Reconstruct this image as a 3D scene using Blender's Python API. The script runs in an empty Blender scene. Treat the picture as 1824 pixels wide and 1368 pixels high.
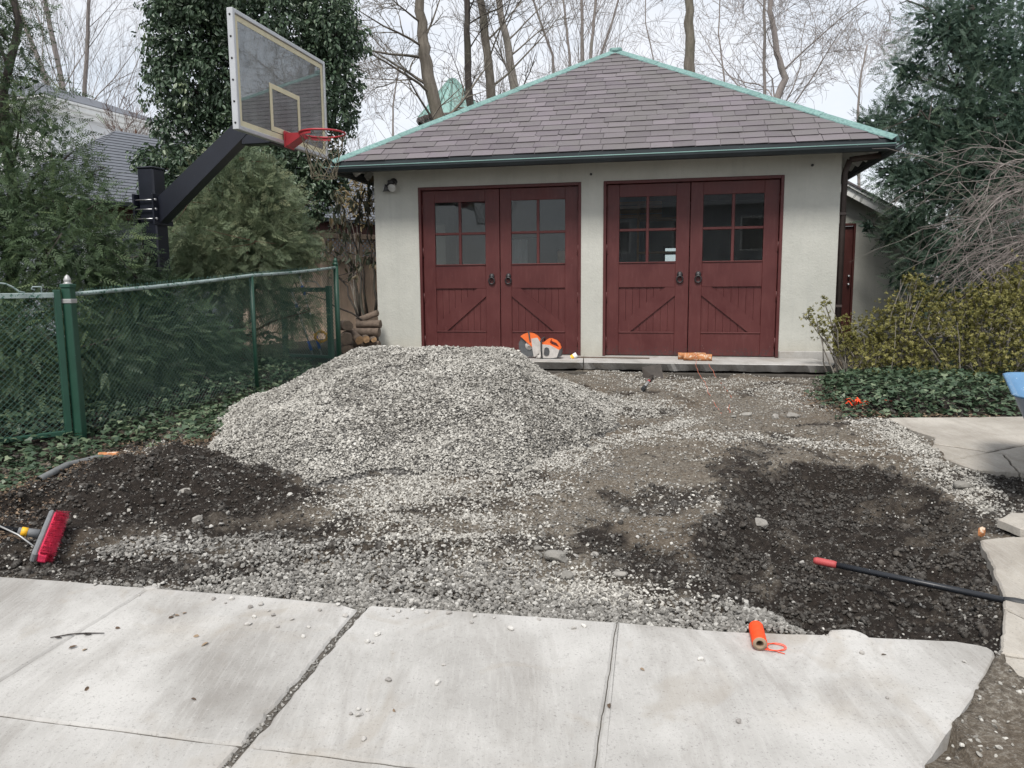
import bpy, bmesh, math, random
import numpy as np
from mathutils import Vector, Matrix

# ------------------------------------------------------------------ camera, sky, sun, exposure
SC = bpy.context.scene
COL = SC.collection
R = math.radians
FPX, PITCH, ROLL, CAMZ = 1370.0, 7.6, 0.5, 1.06          # focal length in pixels of the 1824 wide photo
cam_d = bpy.data.cameras.new('camera'); cam = bpy.data.objects.new('camera', cam_d); COL.objects.link(cam)
CM = Matrix.Rotation(R(90 - PITCH), 3, 'X') @ Matrix.Rotation(R(-ROLL), 3, 'Z')
cam.matrix_world = Matrix.Translation((0, 0, CAMZ)) @ CM.to_4x4()
cam_d.sensor_width = 36.0; cam_d.lens = 36.0 * FPX / 1824.0
cam_d.clip_start = 0.05; cam_d.clip_end = 600
SC.camera = cam

SUN_EL, SUN_AZ = 56.0, 196.0                              # azimuth clockwise from +Y
w = bpy.data.worlds.new('World'); SC.world = w; w.use_nodes = True
nt = w.node_tree; nt.nodes.clear()
out = nt.nodes.new('ShaderNodeOutputWorld'); bg = nt.nodes.new('ShaderNodeBackground')
sky = nt.nodes.new('ShaderNodeTexSky'); sky.sky_type = 'NISHITA'; sky.sun_disc = False
sky.sun_elevation = R(SUN_EL); sky.sun_rotation = R(SUN_AZ)
tc = nt.nodes.new('ShaderNodeTexCoord'); mp = nt.nodes.new('ShaderNodeMapping'); mp.inputs['Scale'].default_value = (1.0, 1.0, 2.6)
nz = nt.nodes.new('ShaderNodeTexNoise'); nz.inputs['Scale'].default_value = 2.6; nz.inputs['Detail'].default_value = 6; nz.inputs['Roughness'].default_value = 0.55
rp = nt.nodes.new('ShaderNodeValToRGB'); e = rp.color_ramp.elements          # cloud cover, grey-blue to white
e[0].position = 0.36; e[0].color = (0.80, 0.855, 0.93, 1); e[1].position = 0.62; e[1].color = (1.0, 1.0, 1.02, 1)
sc = nt.nodes.new('ShaderNodeVectorMath'); sc.operation = 'SCALE'; sc.inputs['Scale'].default_value = 4.3
mx = nt.nodes.new('ShaderNodeMix'); mx.data_type = 'RGBA'; mx.inputs[0].default_value = 0.9
L = nt.links.new
L(tc.outputs['Generated'], mp.inputs['Vector']); L(mp.outputs[0], nz.inputs['Vector']); L(nz.outputs[0], rp.inputs[0])
L(rp.outputs[0], sc.inputs[0]); L(sky.outputs[0], mx.inputs['A']); L(sc.outputs[0], mx.inputs['B'])
L(mx.outputs['Result'], bg.inputs['Color']); bg.inputs['Strength'].default_value = 0.10
L(bg.outputs[0], out.inputs[0])

sl = bpy.data.lights.new('sun', 'SUN'); sl.energy = 1.5; sl.angle = R(16); sl.color = (1.0, 0.965, 0.91)
sun = bpy.data.objects.new('sun', sl); COL.objects.link(sun)
az, el = R(SUN_AZ), R(SUN_EL)
sdir = Vector((math.sin(az) * math.cos(el), math.cos(az) * math.cos(el), math.sin(el)))
sun.rotation_euler = (-sdir).to_track_quat('-Z', 'Y').to_euler(); sun.location = sdir * 40
SC.view_settings.view_transform = 'Standard'; SC.view_settings.look = 'None'
SC.view_settings.exposure = 1.25; SC.view_settings.gamma = 1.0; SC.view_settings.use_curve_mapping = False
SC.cycles.transparent_max_bounces = 16; SC.cycles.max_bounces = 7

random.seed(7); RNG = np.random.default_rng(7)

# ------------------------------------------------------------------ geometry helpers
def base(y):                                              # the yard rises gently from the street to the garage
    return np.interp(y, [-60, -6, 6, 10, 14, 200], [-.88, -.88, -.22, -.08, -.02, 0.2])
def ray(px, py):
    return CM @ Vector(((px - 912) / FPX, (684 - py) / FPX, -1.0))
def G(px, py, dz=0.0):                                    # a point of the yard's surface
    d = ray(px, py); lo, hi = 0.3, 80.0
    for _ in range(50):
        m = (lo + hi) / 2
        if CAMZ + d.z * m > base(d.y * m) + dz: lo = m
        else: hi = m
    return Vector((d.x * lo, d.y * lo, CAMZ + d.z * lo))
def AT(px, py, Y):                                        # a point at distance Y
    d = ray(px, py); t = Y / d.y
    return Vector((d.x * t, d.y * t, CAMZ + d.z * t))

def vnoise(x, y, seed=0):
    x = np.asarray(x, float); y = np.asarray(y, float)
    xi = np.floor(x).astype(np.int64); yi = np.floor(y).astype(np.int64); fx = x - xi; fy = y - yi
    def h(a, b):
        n = (a * 374761393 + b * 668265263 + seed * 974634777) & 0xffffffff
        n = ((n ^ (n >> 13)) * 1274126177) & 0xffffffff
        return ((n ^ (n >> 16)) & 0xffff) / 65535.0
    u = fx * fx * (3 - 2 * fx); v = fy * fy * (3 - 2 * fy)
    return (h(xi, yi) * (1 - u) + h(xi + 1, yi) * u) * (1 - v) + (h(xi, yi + 1) * (1 - u) + h(xi + 1, yi + 1) * u) * v
def fbm(x, y, s, o=4, seed=0):
    r = 0; a = .5; t = 0
    for i in range(o):
        r = r + a * vnoise(x * s, y * s, seed + i * 17); t += a; a *= .5; s *= 2.03
    return r / t                                           # 0..1
def smooth(a, b, v):
    t = np.clip((v - a) / (b - a), 0, 1); return t * t * (3 - 2 * t)

class MB:
    """collects vertices and faces of one mesh"""
    def __init__(s): s.v = []; s.f = []; s.sm = []; s.smooth = False
    def add(s, vs, fs, M=None):
        o = len(s.v)
        for p in vs: s.v.append(tuple(M @ Vector(p)) if M is not None else tuple(p))
        for f in fs: s.f.append([i + o for i in f]); s.sm.append(s.smooth)
        return s
    def box(s, c, d, b=0.0, M=None):
        x, y, z = d[0] / 2, d[1] / 2, d[2] / 2
        if b <= 0:
            vs = [(sx * x + c[0], sy * y + c[1], sz * z + c[2]) for sz in (-1, 1) for sy in (-1, 1) for sx in (-1, 1)]
            return s.add(vs, [(0, 2, 3, 1), (4, 5, 7, 6), (0, 1, 5, 4), (2, 6, 7, 3), (0, 4, 6, 2), (1, 3, 7, 5)], M)
        bm = bmesh.new(); bmesh.ops.create_cube(bm, size=1)
        for q in bm.verts: q.co = Vector((q.co.x * d[0] + c[0], q.co.y * d[1] + c[1], q.co.z * d[2] + c[2]))
        bmesh.ops.bevel(bm, geom=bm.edges[:], offset=min(b, min(d) * .45), segments=1, affect='EDGES')
        bm.verts.index_update()
        s.add([q.co for q in bm.verts], [[q.index for q in f.verts] for f in bm.faces], M); bm.free(); return s
    def span(s, a, b, bv=0.0, M=None):
        return s.box([(a[i] + b[i]) / 2 for i in range(3)], [abs(b[i] - a[i]) for i in range(3)], bv, M)
    def tube(s, path, rad, n=8, cap=True, closed=False):
        P = [Vector(p) for p in path]; k = len(P)
        if not isinstance(rad, (list, tuple)): rad = [rad] * k
        o = len(s.v); up = None
        for i in range(k):
            a = P[(i - 1) % k] if (i or closed) else P[0]; b = P[(i + 1) % k] if (i < k - 1 or closed) else P[-1]
            t = (b - a); t = t.normalized() if t.length > 1e-9 else Vector((0, 0, 1))
            if up is None:
                up = t.cross(Vector((0, 0, 1)))
                if up.length < 1e-3: up = Vector((1, 0, 0))
            up = (up - t * up.dot(t))
            up = up.normalized() if up.length > 1e-6 else t.orthogonal().normalized()
            sd = t.cross(up)
            for j in range(n):
                a_ = 2 * math.pi * j / n; q = P[i] + (up * math.cos(a_) + sd * math.sin(a_)) * rad[i]; s.v.append(q[:])
        m = k if closed else k - 1
        for i in range(m):
            for j in range(n):
                a0 = o + i * n; b0 = o + ((i + 1) % k) * n
                s.f.append([a0 + j, a0 + (j + 1) % n, b0 + (j + 1) % n, b0 + j]); s.sm.append(n > 4)
        if cap and not closed:
            s.f.append([o + j for j in reversed(range(n))]); s.f.append([o + (k - 1) * n + j for j in range(n)]); s.sm += [False, False]
        return s
    def lathe(s, prof, n=16, M=None, cap=True):            # profile of (radius, z)
        vs = [(r * math.cos(2 * math.pi * j / n), r * math.sin(2 * math.pi * j / n), z) for r, z in prof for j in range(n)]
        fs = [[i * n + j, i * n + (j + 1) % n, (i + 1) * n + (j + 1) % n, (i + 1) * n + j] for i in range(len(prof) - 1) for j in range(n)]
        if cap: fs += [[j for j in reversed(range(n))], [(len(prof) - 1) * n + j for j in range(n)]]
        old = s.smooth; s.smooth = True; s.add(vs, fs, M); s.smooth = old; return s
    def prism(s, poly, a, b, M=None):                      # polygon in x,y between z=a and z=b
        n = len(poly)
        vs = [(p[0], p[1], a) for p in poly] + [(p[0], p[1], b) for p in poly]
        fs = [list(reversed(range(n))), list(range(n, 2 * n))] + [[i, (i + 1) % n, n + (i + 1) % n, n + i] for i in range(n)]
        return s.add(vs, fs, M)
    def mesh(s, name):
        me = bpy.data.meshes.new(name); me.from_pydata(s.v, [], s.f)
        if any(s.sm): me.polygons.foreach_set('use_smooth', s.sm)
        me.update(); return me
    def build(s, name, m, parent=None, loc=None): return obj(name, s.mesh(name), m, parent, loc)

def obj(name, me, m=None, parent=None, loc=None):
    o = bpy.data.objects.new(name, me); COL.objects.link(o)
    if m is not None and me is not None and not me.materials: me.materials.append(m)
    if parent is not None: o.parent = parent
    if loc is not None: o.location = loc
    return o
def empty(name, loc=(0, 0, 0), rz=0.0):
    o = bpy.data.objects.new(name, None); COL.objects.link(o); o.location = loc; o.rotation_euler = (0, 0, rz); o.empty_display_size = .1; return o
def tag(o, label=None, cat=None, group=None, kind=None):
    if label: o['label'] = label
    if cat: o['category'] = cat
    if group: o['group'] = group
    if kind: o['kind'] = kind
    return o
def np_mesh(name, V, F, shade=None, smooth_=False):
    me = bpy.data.meshes.new(name); V = np.ascontiguousarray(V, np.float32); F = np.ascontiguousarray(F, np.int32)
    k = F.shape[1]; me.vertices.add(len(V)); me.vertices.foreach_set('co', V.ravel())
    me.loops.add(F.size); me.loops.foreach_set('vertex_index', F.ravel())
    me.polygons.add(len(F)); me.polygons.foreach_set('loop_start', np.arange(0, F.size, k, dtype=np.int32))
    me.polygons.foreach_set('loop_total', np.full(len(F), k, np.int32))
    if smooth_: me.polygons.foreach_set('use_smooth', np.ones(len(F), bool))
    if shade is not None:
        a = me.attributes.new('shade', 'FLOAT', 'POINT'); a.data.foreach_set('value', np.ascontiguousarray(shade, np.float32))
    me.update(calc_edges=True); me.validate(); return me

# ------------------------------------------------------------------ materials
class Mat:
    def __init__(s, name):
        s.m = bpy.data.materials.new(name); s.m.use_nodes = True; s.t = s.m.node_tree; s.b = s.t.nodes['Principled BSDF']; s.o = s.t.nodes['Material Output']
    def n(s, kind, **k):
        q = s.t.nodes.new(kind)
        for a, v in k.items(): setattr(q, a, v)
        return q
    def link(s, a, b): s.t.links.new(a, b)
    def coord(s, which='Object', scale=(1, 1, 1)):
        c = s.n('ShaderNodeTexCoord'); m = s.n('ShaderNodeMapping'); m.inputs['Scale'].default_value = scale; s.link(c.outputs[which], m.inputs[0]); return m.outputs[0]
    def pos(s, scale=(1, 1, 1)):
        c = s.n('ShaderNodeNewGeometry'); m = s.n('ShaderNodeMapping'); m.inputs['Scale'].default_value = scale; s.link(c.outputs['Position'], m.inputs[0]); return m.outputs[0]
    def noise(s, vec, scale, detail=4, rough=.55, dist=0):
        q = s.n('ShaderNodeTexNoise'); q.inputs['Scale'].default_value = scale; q.inputs['Detail'].default_value = detail
        q.inputs['Roughness'].default_value = rough; q.inputs['Distortion'].default_value = dist; s.link(vec, q.inputs['Vector']); return q.outputs[0]
    def ramp(s, fac, stops, interp='LINEAR'):
        q = s.n('ShaderNodeValToRGB'); q.color_ramp.interpolation = interp; el = q.color_ramp.elements
        while len(el) < len(stops): el.new(0.5)
        for e_, (p, c) in zip(el, stops):
            e_.position = p; e_.color = (c, c, c, 1) if isinstance(c, (int, float)) else (*c, 1)
        s.link(fac, q.inputs[0]); return q.outputs[0]
    def mix(s, fac, a, b, mode='MIX'):
        q = s.n('ShaderNodeMix', data_type='RGBA', blend_type=mode)
        for i, v in ((0, fac), ('A', a), ('B', b)):
            sock = q.inputs[i] if i == 0 else q.inputs[i]
            if isinstance(v, (int, float)) and i == 0: sock.default_value = v
            elif isinstance(v, tuple): sock.default_value = (*v, 1) if len(v) == 3 else v
            else: s.link(v, sock)
        return q.outputs['Result']
    def math(s, op, a, b=None):
        q = s.n('ShaderNodeMath', operation=op)
        for i, v in enumerate((a, b)):
            if v is None: continue
            if isinstance(v, (int, float)): q.inputs[i].default_value = v
            else: s.link(v, q.inputs[i])
        return q.outputs[0]
    def attr(s, name, inst=False):
        q = s.n('ShaderNodeAttribute', attribute_name=name, attribute_type='INSTANCER' if inst else 'GEOMETRY'); return q.outputs['Fac']
    def rnd(s): return s.n('ShaderNodeObjectInfo').outputs['Random']
    def col(s, v):
        if isinstance(v, tuple): s.b.inputs['Base Color'].default_value = (*v, 1)
        else: s.link(v, s.b.inputs['Base Color'])
    def bump(s, h, strength=.3, dist=.01):
        q = s.n('ShaderNodeBump'); q.inputs['Strength'].default_value = strength; q.inputs['Distance'].default_value = dist
        s.link(h, q.inputs['Height']); s.link(q.outputs[0], s.b.inputs['Normal']); return q
    def set(s, rough=.7, metal=0, spec=.5):
        for k, v in (('Roughness', rough), ('Metallic', metal), ('Specular IOR Level', spec)):
            if isinstance(v, (int, float)): s.b.inputs[k].default_value = v
            else: s.link(v, s.b.inputs[k])
        return s

def paint(name, c, rough=.5, var=.25, scale=6, chips=None, bump=.08, metal=0, spec=.5):
    m = Mat(name); p = m.pos(); n = m.noise(p, scale, 6, .62)
    lo = tuple(x * (1 - var) for x in c); hi = tuple(min(1, x * (1 + var)) for x in c)
    colr = m.ramp(n, [(.25, lo), (.75, hi)])
    if chips:
        f = m.ramp(m.noise(p, 28, 5, .7), [(chips[1], 0.0), (chips[1] + .03, 1.0)]); colr = m.mix(f, colr, chips[0])
    m.col(colr); m.set(rough, metal, spec)
    if bump: m.bump(m.noise(p, 90, 3), bump, .004)
    return m.m

MT = {}
def stucco():
    m = Mat('stucco'); p = m.pos(); n = m.noise(p, 1.4, 6, .6); n2 = m.noise(p, 14, 5, .65)
    c = m.ramp(n, [(.3, (.435, .435, .392)), (.7, (.53, .528, .48))])
    c = m.mix(m.ramp(n2, [(.45, 0.0), (.8, .35)]), c, (.43, .435, .40))
    sep = m.n('ShaderNodeSeparateXYZ'); m.link(p, sep.inputs[0])
    lowz = m.ramp(sep.outputs['Z'], [(0.0, .7), (.28, 0.0)])                  # splashed soil along the foot of the wall
    c = m.mix(m.math('MULTIPLY', lowz, m.noise(p, 7, 5, .7)), c, (.33, .28, .2))
    vs = m.noise(m.pos((9, 9, .6)), 1.5, 5, .6)                                # faint rain streaks
    c = m.mix(m.ramp(vs, [(.5, 0.0), (.8, .35)]), c, (.36, .365, .34)); m.col(c); m.set(.9, 0, .25)
    h = m.math('ADD', m.noise(p, 38, 6, .68), m.math('MULTIPLY', m.noise(p, 9, 3), .8)); m.bump(h, .5, .010); return m.m
MT['stucco'] = stucco()
def maroon():
    m = Mat('maroon_paint'); p = m.pos(); n = m.noise(p, 2.5, 6, .6)
    c = m.ramp(n, [(.3, (.070, .0140, .0135)), (.7, (.100, .0235, .0215))])
    n2 = m.noise(m.pos((1, 1, .16)), 30, 4, .6); c = m.mix(m.ramp(n2, [(.5, 0.0), (.78, .42)]), c, (.135, .047, .043))
    sep = m.n('ShaderNodeSeparateXYZ'); m.link(p, sep.inputs[0])
    lowz = m.ramp(sep.outputs['Z'], [(0.0, 1.0), (.33, 0.0)])
    wear = m.ramp(m.math('MULTIPLY', m.noise(p, 26, 6, .75), m.math('ADD', .62, m.math('MULTIPLY', lowz, .46))), [(.52, 0.0), (.56, 1.0)])
    c = m.mix(m.math('MULTIPLY', wear, .8), c, (.05, .03, .028))
    chip = m.ramp(m.noise(p, 55, 3, .6), [(.735, 0.0), (.75, 1.0)]); c = m.mix(chip, c, (.3, .2, .19))
    m.col(c); m.set(m.ramp(n, [(.3, .42), (.7, .6)]), 0, .45); m.bump(n2, .15, .003); return m.m
MT['maroon'] = maroon()
def slate():
    m = Mat('slate'); p = m.pos(); r = m.rnd()
    c = m.ramp(r, [(0, (.108, .092, .102)), (.3, (.135, .115, .127)), (.55, (.128, .115, .118)), (.8, (.155, .132, .147)), (1, (.178, .153, .168))])
    n = m.noise(m.pos((3.0, 3.0, 9)), 1.1, 6, .62); c = m.mix(m.ramp(n, [(.42, 0.0), (.75, .6)]), c, (.15, .14, .13))
    big = m.noise(p, .55, 4, .6); c = m.mix(m.ramp(big, [(.45, 0.0), (.62, .4)]), c, (.115, .108, .098))
    lich = m.ramp(m.noise(p, 17, 5, .7), [(.70, 0.0), (.76, .55)]); c = m.mix(lich, c, (.42, .43, .38))
    dk = m.ramp(m.noise(p, 5.5, 6, .75), [(.63, 0.0), (.72, .5)]); c = m.mix(dk, c, (.07, .065, .07))
    m.col(c); m.set(.62, 0, .4); m.bump(m.noise(p, 22, 6, .7), .35, .006); return m.m
MT['slate'] = slate()
def concrete(name, c0, c1, stain, sc_=1.0, tan=(.33, .28, .215)):
    m = Mat(name); p = m.pos(); n = m.noise(p, 1.1 * sc_, 8, .62)
    c = m.ramp(n, [(.32, c0), (.62, c1)])
    n2 = m.noise(m.pos((1.0, .35, 1)), 2.6 * sc_, 6, .66, .8); c = m.mix(m.ramp(n2, [(.48, 0.0), (.72, .6)]), c, stain)
    c = m.mix(m.ramp(m.noise(m.pos((.6, 1, 1)), 1.7, 5, .6), [(.55, 0.0), (.8, .6)]), c, tan)
    sp = m.noise(p, 95, 3, .75); c = m.mix(m.ramp(sp, [(.58, 0.0), (.70, .7)]), c, (.17, .16, .15))
    sp2 = m.noise(p, 75, 2, .7); c = m.mix(m.ramp(sp2, [(.66, 0.0), (.74, .28)]), c, (.62, .61, .585))
    br = m.noise(m.pos((14, 1.2, 1)), 6, 4, .6); c = m.mix(m.ramp(br, [(.5, 0.0), (.8, .3)]), c, (.55, .535, .51))
    blot = m.noise(m.pos((1, .8, 1)), 3.2, 3, .5, 1.2); c = m.mix(m.ramp(blot, [(.60, 0.0), (.70, .38)]), c, (.30, .265, .22))
    pit_ = m.noise(p, 42, 3, .7); c = m.mix(m.ramp(pit_, [(.62, 0.0), (.69, .5)]), c, (.27, .26, .245))
    m.col(c); m.set(.88, 0, .3)
    m.bump(m.math('ADD', m.noise(p, 130, 4, .7), m.math('MULTIPLY', m.noise(p, 12, 4), 1.2)), .4, .005); return m.m
MT['concrete'] = concrete('concrete', (.29, .278, .260), (.475, .462, .44), (.195, .177, .156))
MT['concrete_walk'] = concrete('concrete_walk', (.29, .262, .225), (.43, .398, .35), (.21, .185, .155), 1.6)
def soil():
    m = Mat('soil'); p = m.pos(); d = m.attr('shade'); n = m.noise(p, 7, 8, .68); n3 = m.noise(p, 34, 5, .7)
    dd = m.math('ADD', d, m.math('MULTIPLY', m.math('SUBTRACT', n, .5), 1.3))
    n4 = m.noise(p, 62, 3, .6); fines = m.mix(m.ramp(n4, [(.52, 0.0), (.66, .75)]), m.ramp(n3, [(.32, (.068, .056, .043)), (.52, (.155, .132, .105)), (.7, (.26, .235, .195))]), (.34, .315, .275))
    tan = m.ramp(n, [(.35, (.085, .064, .045)), (.7, (.175, .138, .10))]); fines = m.mix(m.ramp(m.noise(p, 1.3, 4), [(.45, 0.0), (.65, .7)]), fines, tan)
    dark = m.ramp(n3, [(.3, (.013, .0104, .0088)), (.55, (.030, .0240, .0198)), (.75, (.066, .054, .045))])
    c = m.mix(m.ramp(dd, [(.22, 0.0), (.75, 1.0)]), fines, dark)
    fl = m.ramp(m.noise(p, 120, 2, .6), [(.68, 0.0), (.72, .8)]); c = m.mix(fl, c, (.36, .34, .31))
    m.col(c); m.set(.95, 0, .2); m.bump(m.math('ADD', n3, m.math('MULTIPLY', m.noise(p, 90, 4, .7), .6)), 1.0, .02); return m.m
MT['soil'] = soil()
def stone(name, cols, tint=None):
    m = Mat(name); s_ = m.attr('shade', True); c = m.ramp(s_, cols); p = m.pos()
    c = m.mix(m.ramp(m.noise(p, 60, 4, .7), [(.4, 0.0), (.75, .4)]), c, (.30, .285, .26)); m.col(c); m.set(.85, 0, .3)
    m.bump(m.noise(p, 160, 3, .7), .3, .003); return m.m
MT['gravel'] = stone('gravel', [(0, (.11, .102, .088)), (.22, (.23, .217, .194)), (.45, (.37, .353, .318)), (.75, (.52, .50, .455)), (1, (.70, .678, .625))])
MT['gravel_grey'] = stone('gravel_grey', [(0, (.07, .066, .06)), (.35, (.17, .162, .148)), (.7, (.30, .288, .265)), (1, (.55, .535, .50))])
MT['clod'] = stone('clod', [(0, (.011, .009, .0075)), (.6, (.030, .0245, .020)), (1, (.07, .058, .046))])
def single_stone(name, a, b):
    m = Mat(name); c = m.ramp(m.rnd(), [(0, a), (1, b)]); p = m.pos(); c = m.mix(m.ramp(m.noise(p, 30, 5, .7), [(.4, 0.0), (.75, .5)]), c, tuple(x * .55 for x in a)); m.col(c); m.set(.85, 0, .3); m.bump(m.noise(p, 70, 4, .7), .5, .006); return m.m
MT['rock'] = single_stone('rock', (.20, .19, .17), (.36, .34, .31)); MT['old_end'] = paint('weathered_end', (.10, .075, .055), .9, .4, 20)
MT['pebble'] = single_stone('pebble', (.30, .28, .26), (.66, .64, .60))
def core():
    m = Mat('gravel_core'); p = m.pos(); v = m.n('ShaderNodeTexVoronoi'); v.inputs['Scale'].default_value = 42; m.link(p, v.inputs['Vector'])
    c = m.ramp(v.outputs['Distance'], [(.15, (.27, .26, .24)), (.7, (.05, .046, .042))]); m.col(c); m.set(.9, 0, .2); m.bump(v.outputs['Distance'], 1, .03); return m.m
MT['core'] = core()
def leaf(name, a, b, c, rough=.5, transl=.25, spec=.35):
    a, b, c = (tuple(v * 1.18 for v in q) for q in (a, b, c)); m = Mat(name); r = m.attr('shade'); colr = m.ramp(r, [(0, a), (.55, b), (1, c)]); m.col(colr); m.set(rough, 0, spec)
    t = m.n('ShaderNodeBsdfTranslucent'); m.link(colr, t.inputs['Color']); ms = m.n('ShaderNodeMixShader'); ms.inputs[0].default_value = transl
    m.link(m.b.outputs[0], ms.inputs[1]); m.link(t.outputs[0], ms.inputs[2]); m.link(ms.outputs[0], m.o.inputs[0]); return m.m
MT['yew'] = leaf('yew_needles', (.036, .062, .034), (.078, .118, .056), (.17, .20, .085), .55)
MT['yew_dark'] = leaf('dark_needles', (.036, .066, .050), (.075, .118, .080), (.145, .19, .11), .55)
MT['arbor'] = leaf('scale_leaves', (.065, .098, .058), (.145, .185, .108), (.27, .275, .16), .6)
MT['tree_ivy'] = leaf('glossy_leaves', (.030, .054, .034), (.070, .108, .062), (.18, .215, .12), .38, .15, .5)
MT['ground_ivy'] = leaf('ivy_leaves', (.024, .046, .026), (.065, .10, .056), (.20, .235, .145), .45, .15, .45)
MT['azalea'] = leaf('olive_leaves', (.082, .080, .024), (.185, .175, .052), (.37, .335, .13), .5)
MT['rhodo'] = leaf('drooping_leaves', (.022, .034, .022), (.05, .055, .035), (.12, .085, .045), .5, .15)
MT['bamboo'] = leaf('dry_leaves', (.14, .10, .045), (.24, .19, .095), (.36, .30, .18), .6)
MT['litter'] = leaf('dead_leaves', (.06, .04, .028), (.13, .09, .06), (.27, .20, .135), .8, .1)
def bark(name, a, b, sc_=5):
    m = Mat(name); n = m.noise(m.pos((1, 1, .22)), sc_ * 3, 6, .7); c = m.ramp(n, [(.3, a), (.7, b)])
    c = m.mix(m.ramp(m.noise(m.pos(), 1.5, 4), [(.5, 0.0), (.75, .4)]), c, (.12, .13, .085)); m.col(c); m.set(.9, 0, .2); m.bump(n, .9, .03); return m.m
MT['bark'] = bark('bark', (.10, .085, .07), (.22, .195, .162)); MT['bark_dark'] = bark('bark_dark', (.035, .03, .028), (.10, .085, .075))
MT['bark_pale'] = bark('bark_pale', (.17, .15, .13), (.33, .30, .265)); MT['bark_fine'] = bark('bark_fine', (.21, .182, .17), (.33, .295, .275)); MT['bark_red'] = bark('bark_red', (.08, .045, .032), (.16, .095, .068))
MT['weep'] = bark('weeping_bark', (.16, .135, .125), (.34, .30, .28))
MT['copper'] = paint('verdigris', (.165, .285, .262), .7, .22, 2.2, ((.11, .20, .195), .52)); MT['copper_dark'] = paint('dark_verdigris', (.13, .235, .21), .6, .2, 3); MT['copper_dull'] = paint('dull_verdigris', (.20, .34, .31), .6, .2, 3)
MT['gutter'] = paint('gutter_metal', (.022, .030, .034), .55, .35, 2, ((.06, .13, .115), .66)); MT['soffit'] = paint('soffit_paint', (.62, .62, .60), .7, .08)
MT['brown'] = paint('brown_paint', (.055, .04, .035), .55, .2); MT['door_brown'] = paint('brown_door', (.085, .022, .018), .5, .2)
MT['green'] = paint('green_coating', (.016, .062, .040), .42, .22, 4, ((.05, .105, .085), .66)); MT['green_wire'] = paint('green_wire', (.030, .085, .068), .45, .2, 4)
MT['rail'] = paint('worn_rail', (.26, .32, .31), .45, .35, 9, ((.03, .10, .07), .56)); MT['galv'] = paint('galvanized', (.42, .42, .41), .45, .15, 8, metal=.4)
MT['black'] = paint('black_powder_coat', (.010, .012, .020), .42, .3, 5, ((.045, .035, .035), .68), .15); MT['steel'] = paint('steel', (.45, .45, .46), .35, .1, 8, metal=.8)
MT['alu'] = paint('aluminium', (.50, .51, .52), .42, .1, 5, metal=.35); MT['cream'] = paint('yellowed_paint', (.62, .56, .38), .6, .14, 7, ((.2, .16, .1), .68))
MT['red'] = paint('red_paint', (.36, .025, .035), .45, .2, 7, ((.22, .03, .03), .64)); MT['net'] = paint('net_cord', (.13, .11, .075), .9, .25, 30)
def glass(name, tint=(1, 1, 1), ref=.0, rough=.02, dust=0.0):
    m = Mat(name); t = m.n('ShaderNodeBsdfTransparent'); t.inputs[0].default_value = (*tint, 1); g = m.n('ShaderNodeBsdfGlossy'); g.inputs['Roughness'].default_value = rough
    f = m.n('ShaderNodeFresnel'); f.inputs[0].default_value = 1.5; fac = m.math('ADD', f.outputs[0], ref); ms = m.n('ShaderNodeMixShader')
    m.link(fac, ms.inputs[0]); m.link(t.outputs[0], ms.inputs[1]); m.link(g.outputs[0], ms.inputs[2])
    df = m.n('ShaderNodeBsdfDiffuse'); df.inputs[0].default_value = (.62, .64, .62, 1); m2 = m.n('ShaderNodeMixShader')      # film of dust and rain marks
    m.link(m.ramp(m.noise(m.pos((3, 3, .5)), 4, 5, .65), [(.35, dust * .5), (.7, dust * 1.5)]), m2.inputs[0]); m.link(ms.outputs[0], m2.inputs[1]); m.link(df.outputs[0], m2.inputs[2]); m.link(m2.outputs[0], m.o.inputs[0]); return m.m
MT['glass'] = glass('window_glass', (.86, .89, .89), .0, .02, .014); MT['board_glass'] = glass('backboard_glass', (.95, .98, .99), .17, .02, .10)
MT['dirt_dark'] = paint('packed_dirt', (.075, .066, .055), .95, .4, 20, bump=.6)
MT['orange'] = paint('orange_plastic', (.80, .16, .035), .45, .1, 8, ((.5, .25, .15), .66)); MT['line_orange'] = paint('orange_line', (.95, .075, .012), .6, .12, 60)
MT['line_faded'] = paint('faded_line', (.62, .17, .10), .7, .15, 60); MT['saw_grey'] = paint('dusty_grey', (.50, .47, .44), .7, .2, 20, ((.65, .3, .2), .66)); MT['dark_rubber'] = paint('dark_rubber', (.03, .032, .034), .6, .3, 20); MT['dust_black'] = paint('dusty_black', (.065, .067, .07), .7, .3, 30)
MT['blade'] = paint('blade_steel', (.13, .135, .14), .5, .25, 18, metal=.5); MT['white'] = paint('white_paint', (.80, .80, .78), .6, .06, 3); MT['offwhite'] = paint('white_siding', (.66, .67, .68), .7, .06, 3)
MT['bristle'] = paint('red_bristle', (.70, .035, .10), .85, .3, 45, bump=1.0); MT['broom_grey'] = paint('grey_plastic', (.17, .175, .18), .6, .2, 20); MT['yellow'] = paint('yellow_plastic', (.85, .45, .02), .5, .12, 20); MT['blue'] = paint('blue_plastic', (.015, .075, .42), .5, .2, 20)
MT['grip_red'] = paint('red_grip', (.40, .06, .06), .6, .15, 20, ((.25, .2, .18), .64)); MT['pole_black'] = paint('scuffed_black', (.012, .014, .018), .4, .3, 20, ((.5, .5, .5), .67))
MT['barrow'] = paint('blue_tray', (.10, .215, .36), .5, .2, 5, ((.4, .5, .6), .62)); MT['barrow_side'] = paint('grey_tray_side', (.30, .36, .44), .55, .15, 5)
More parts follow.
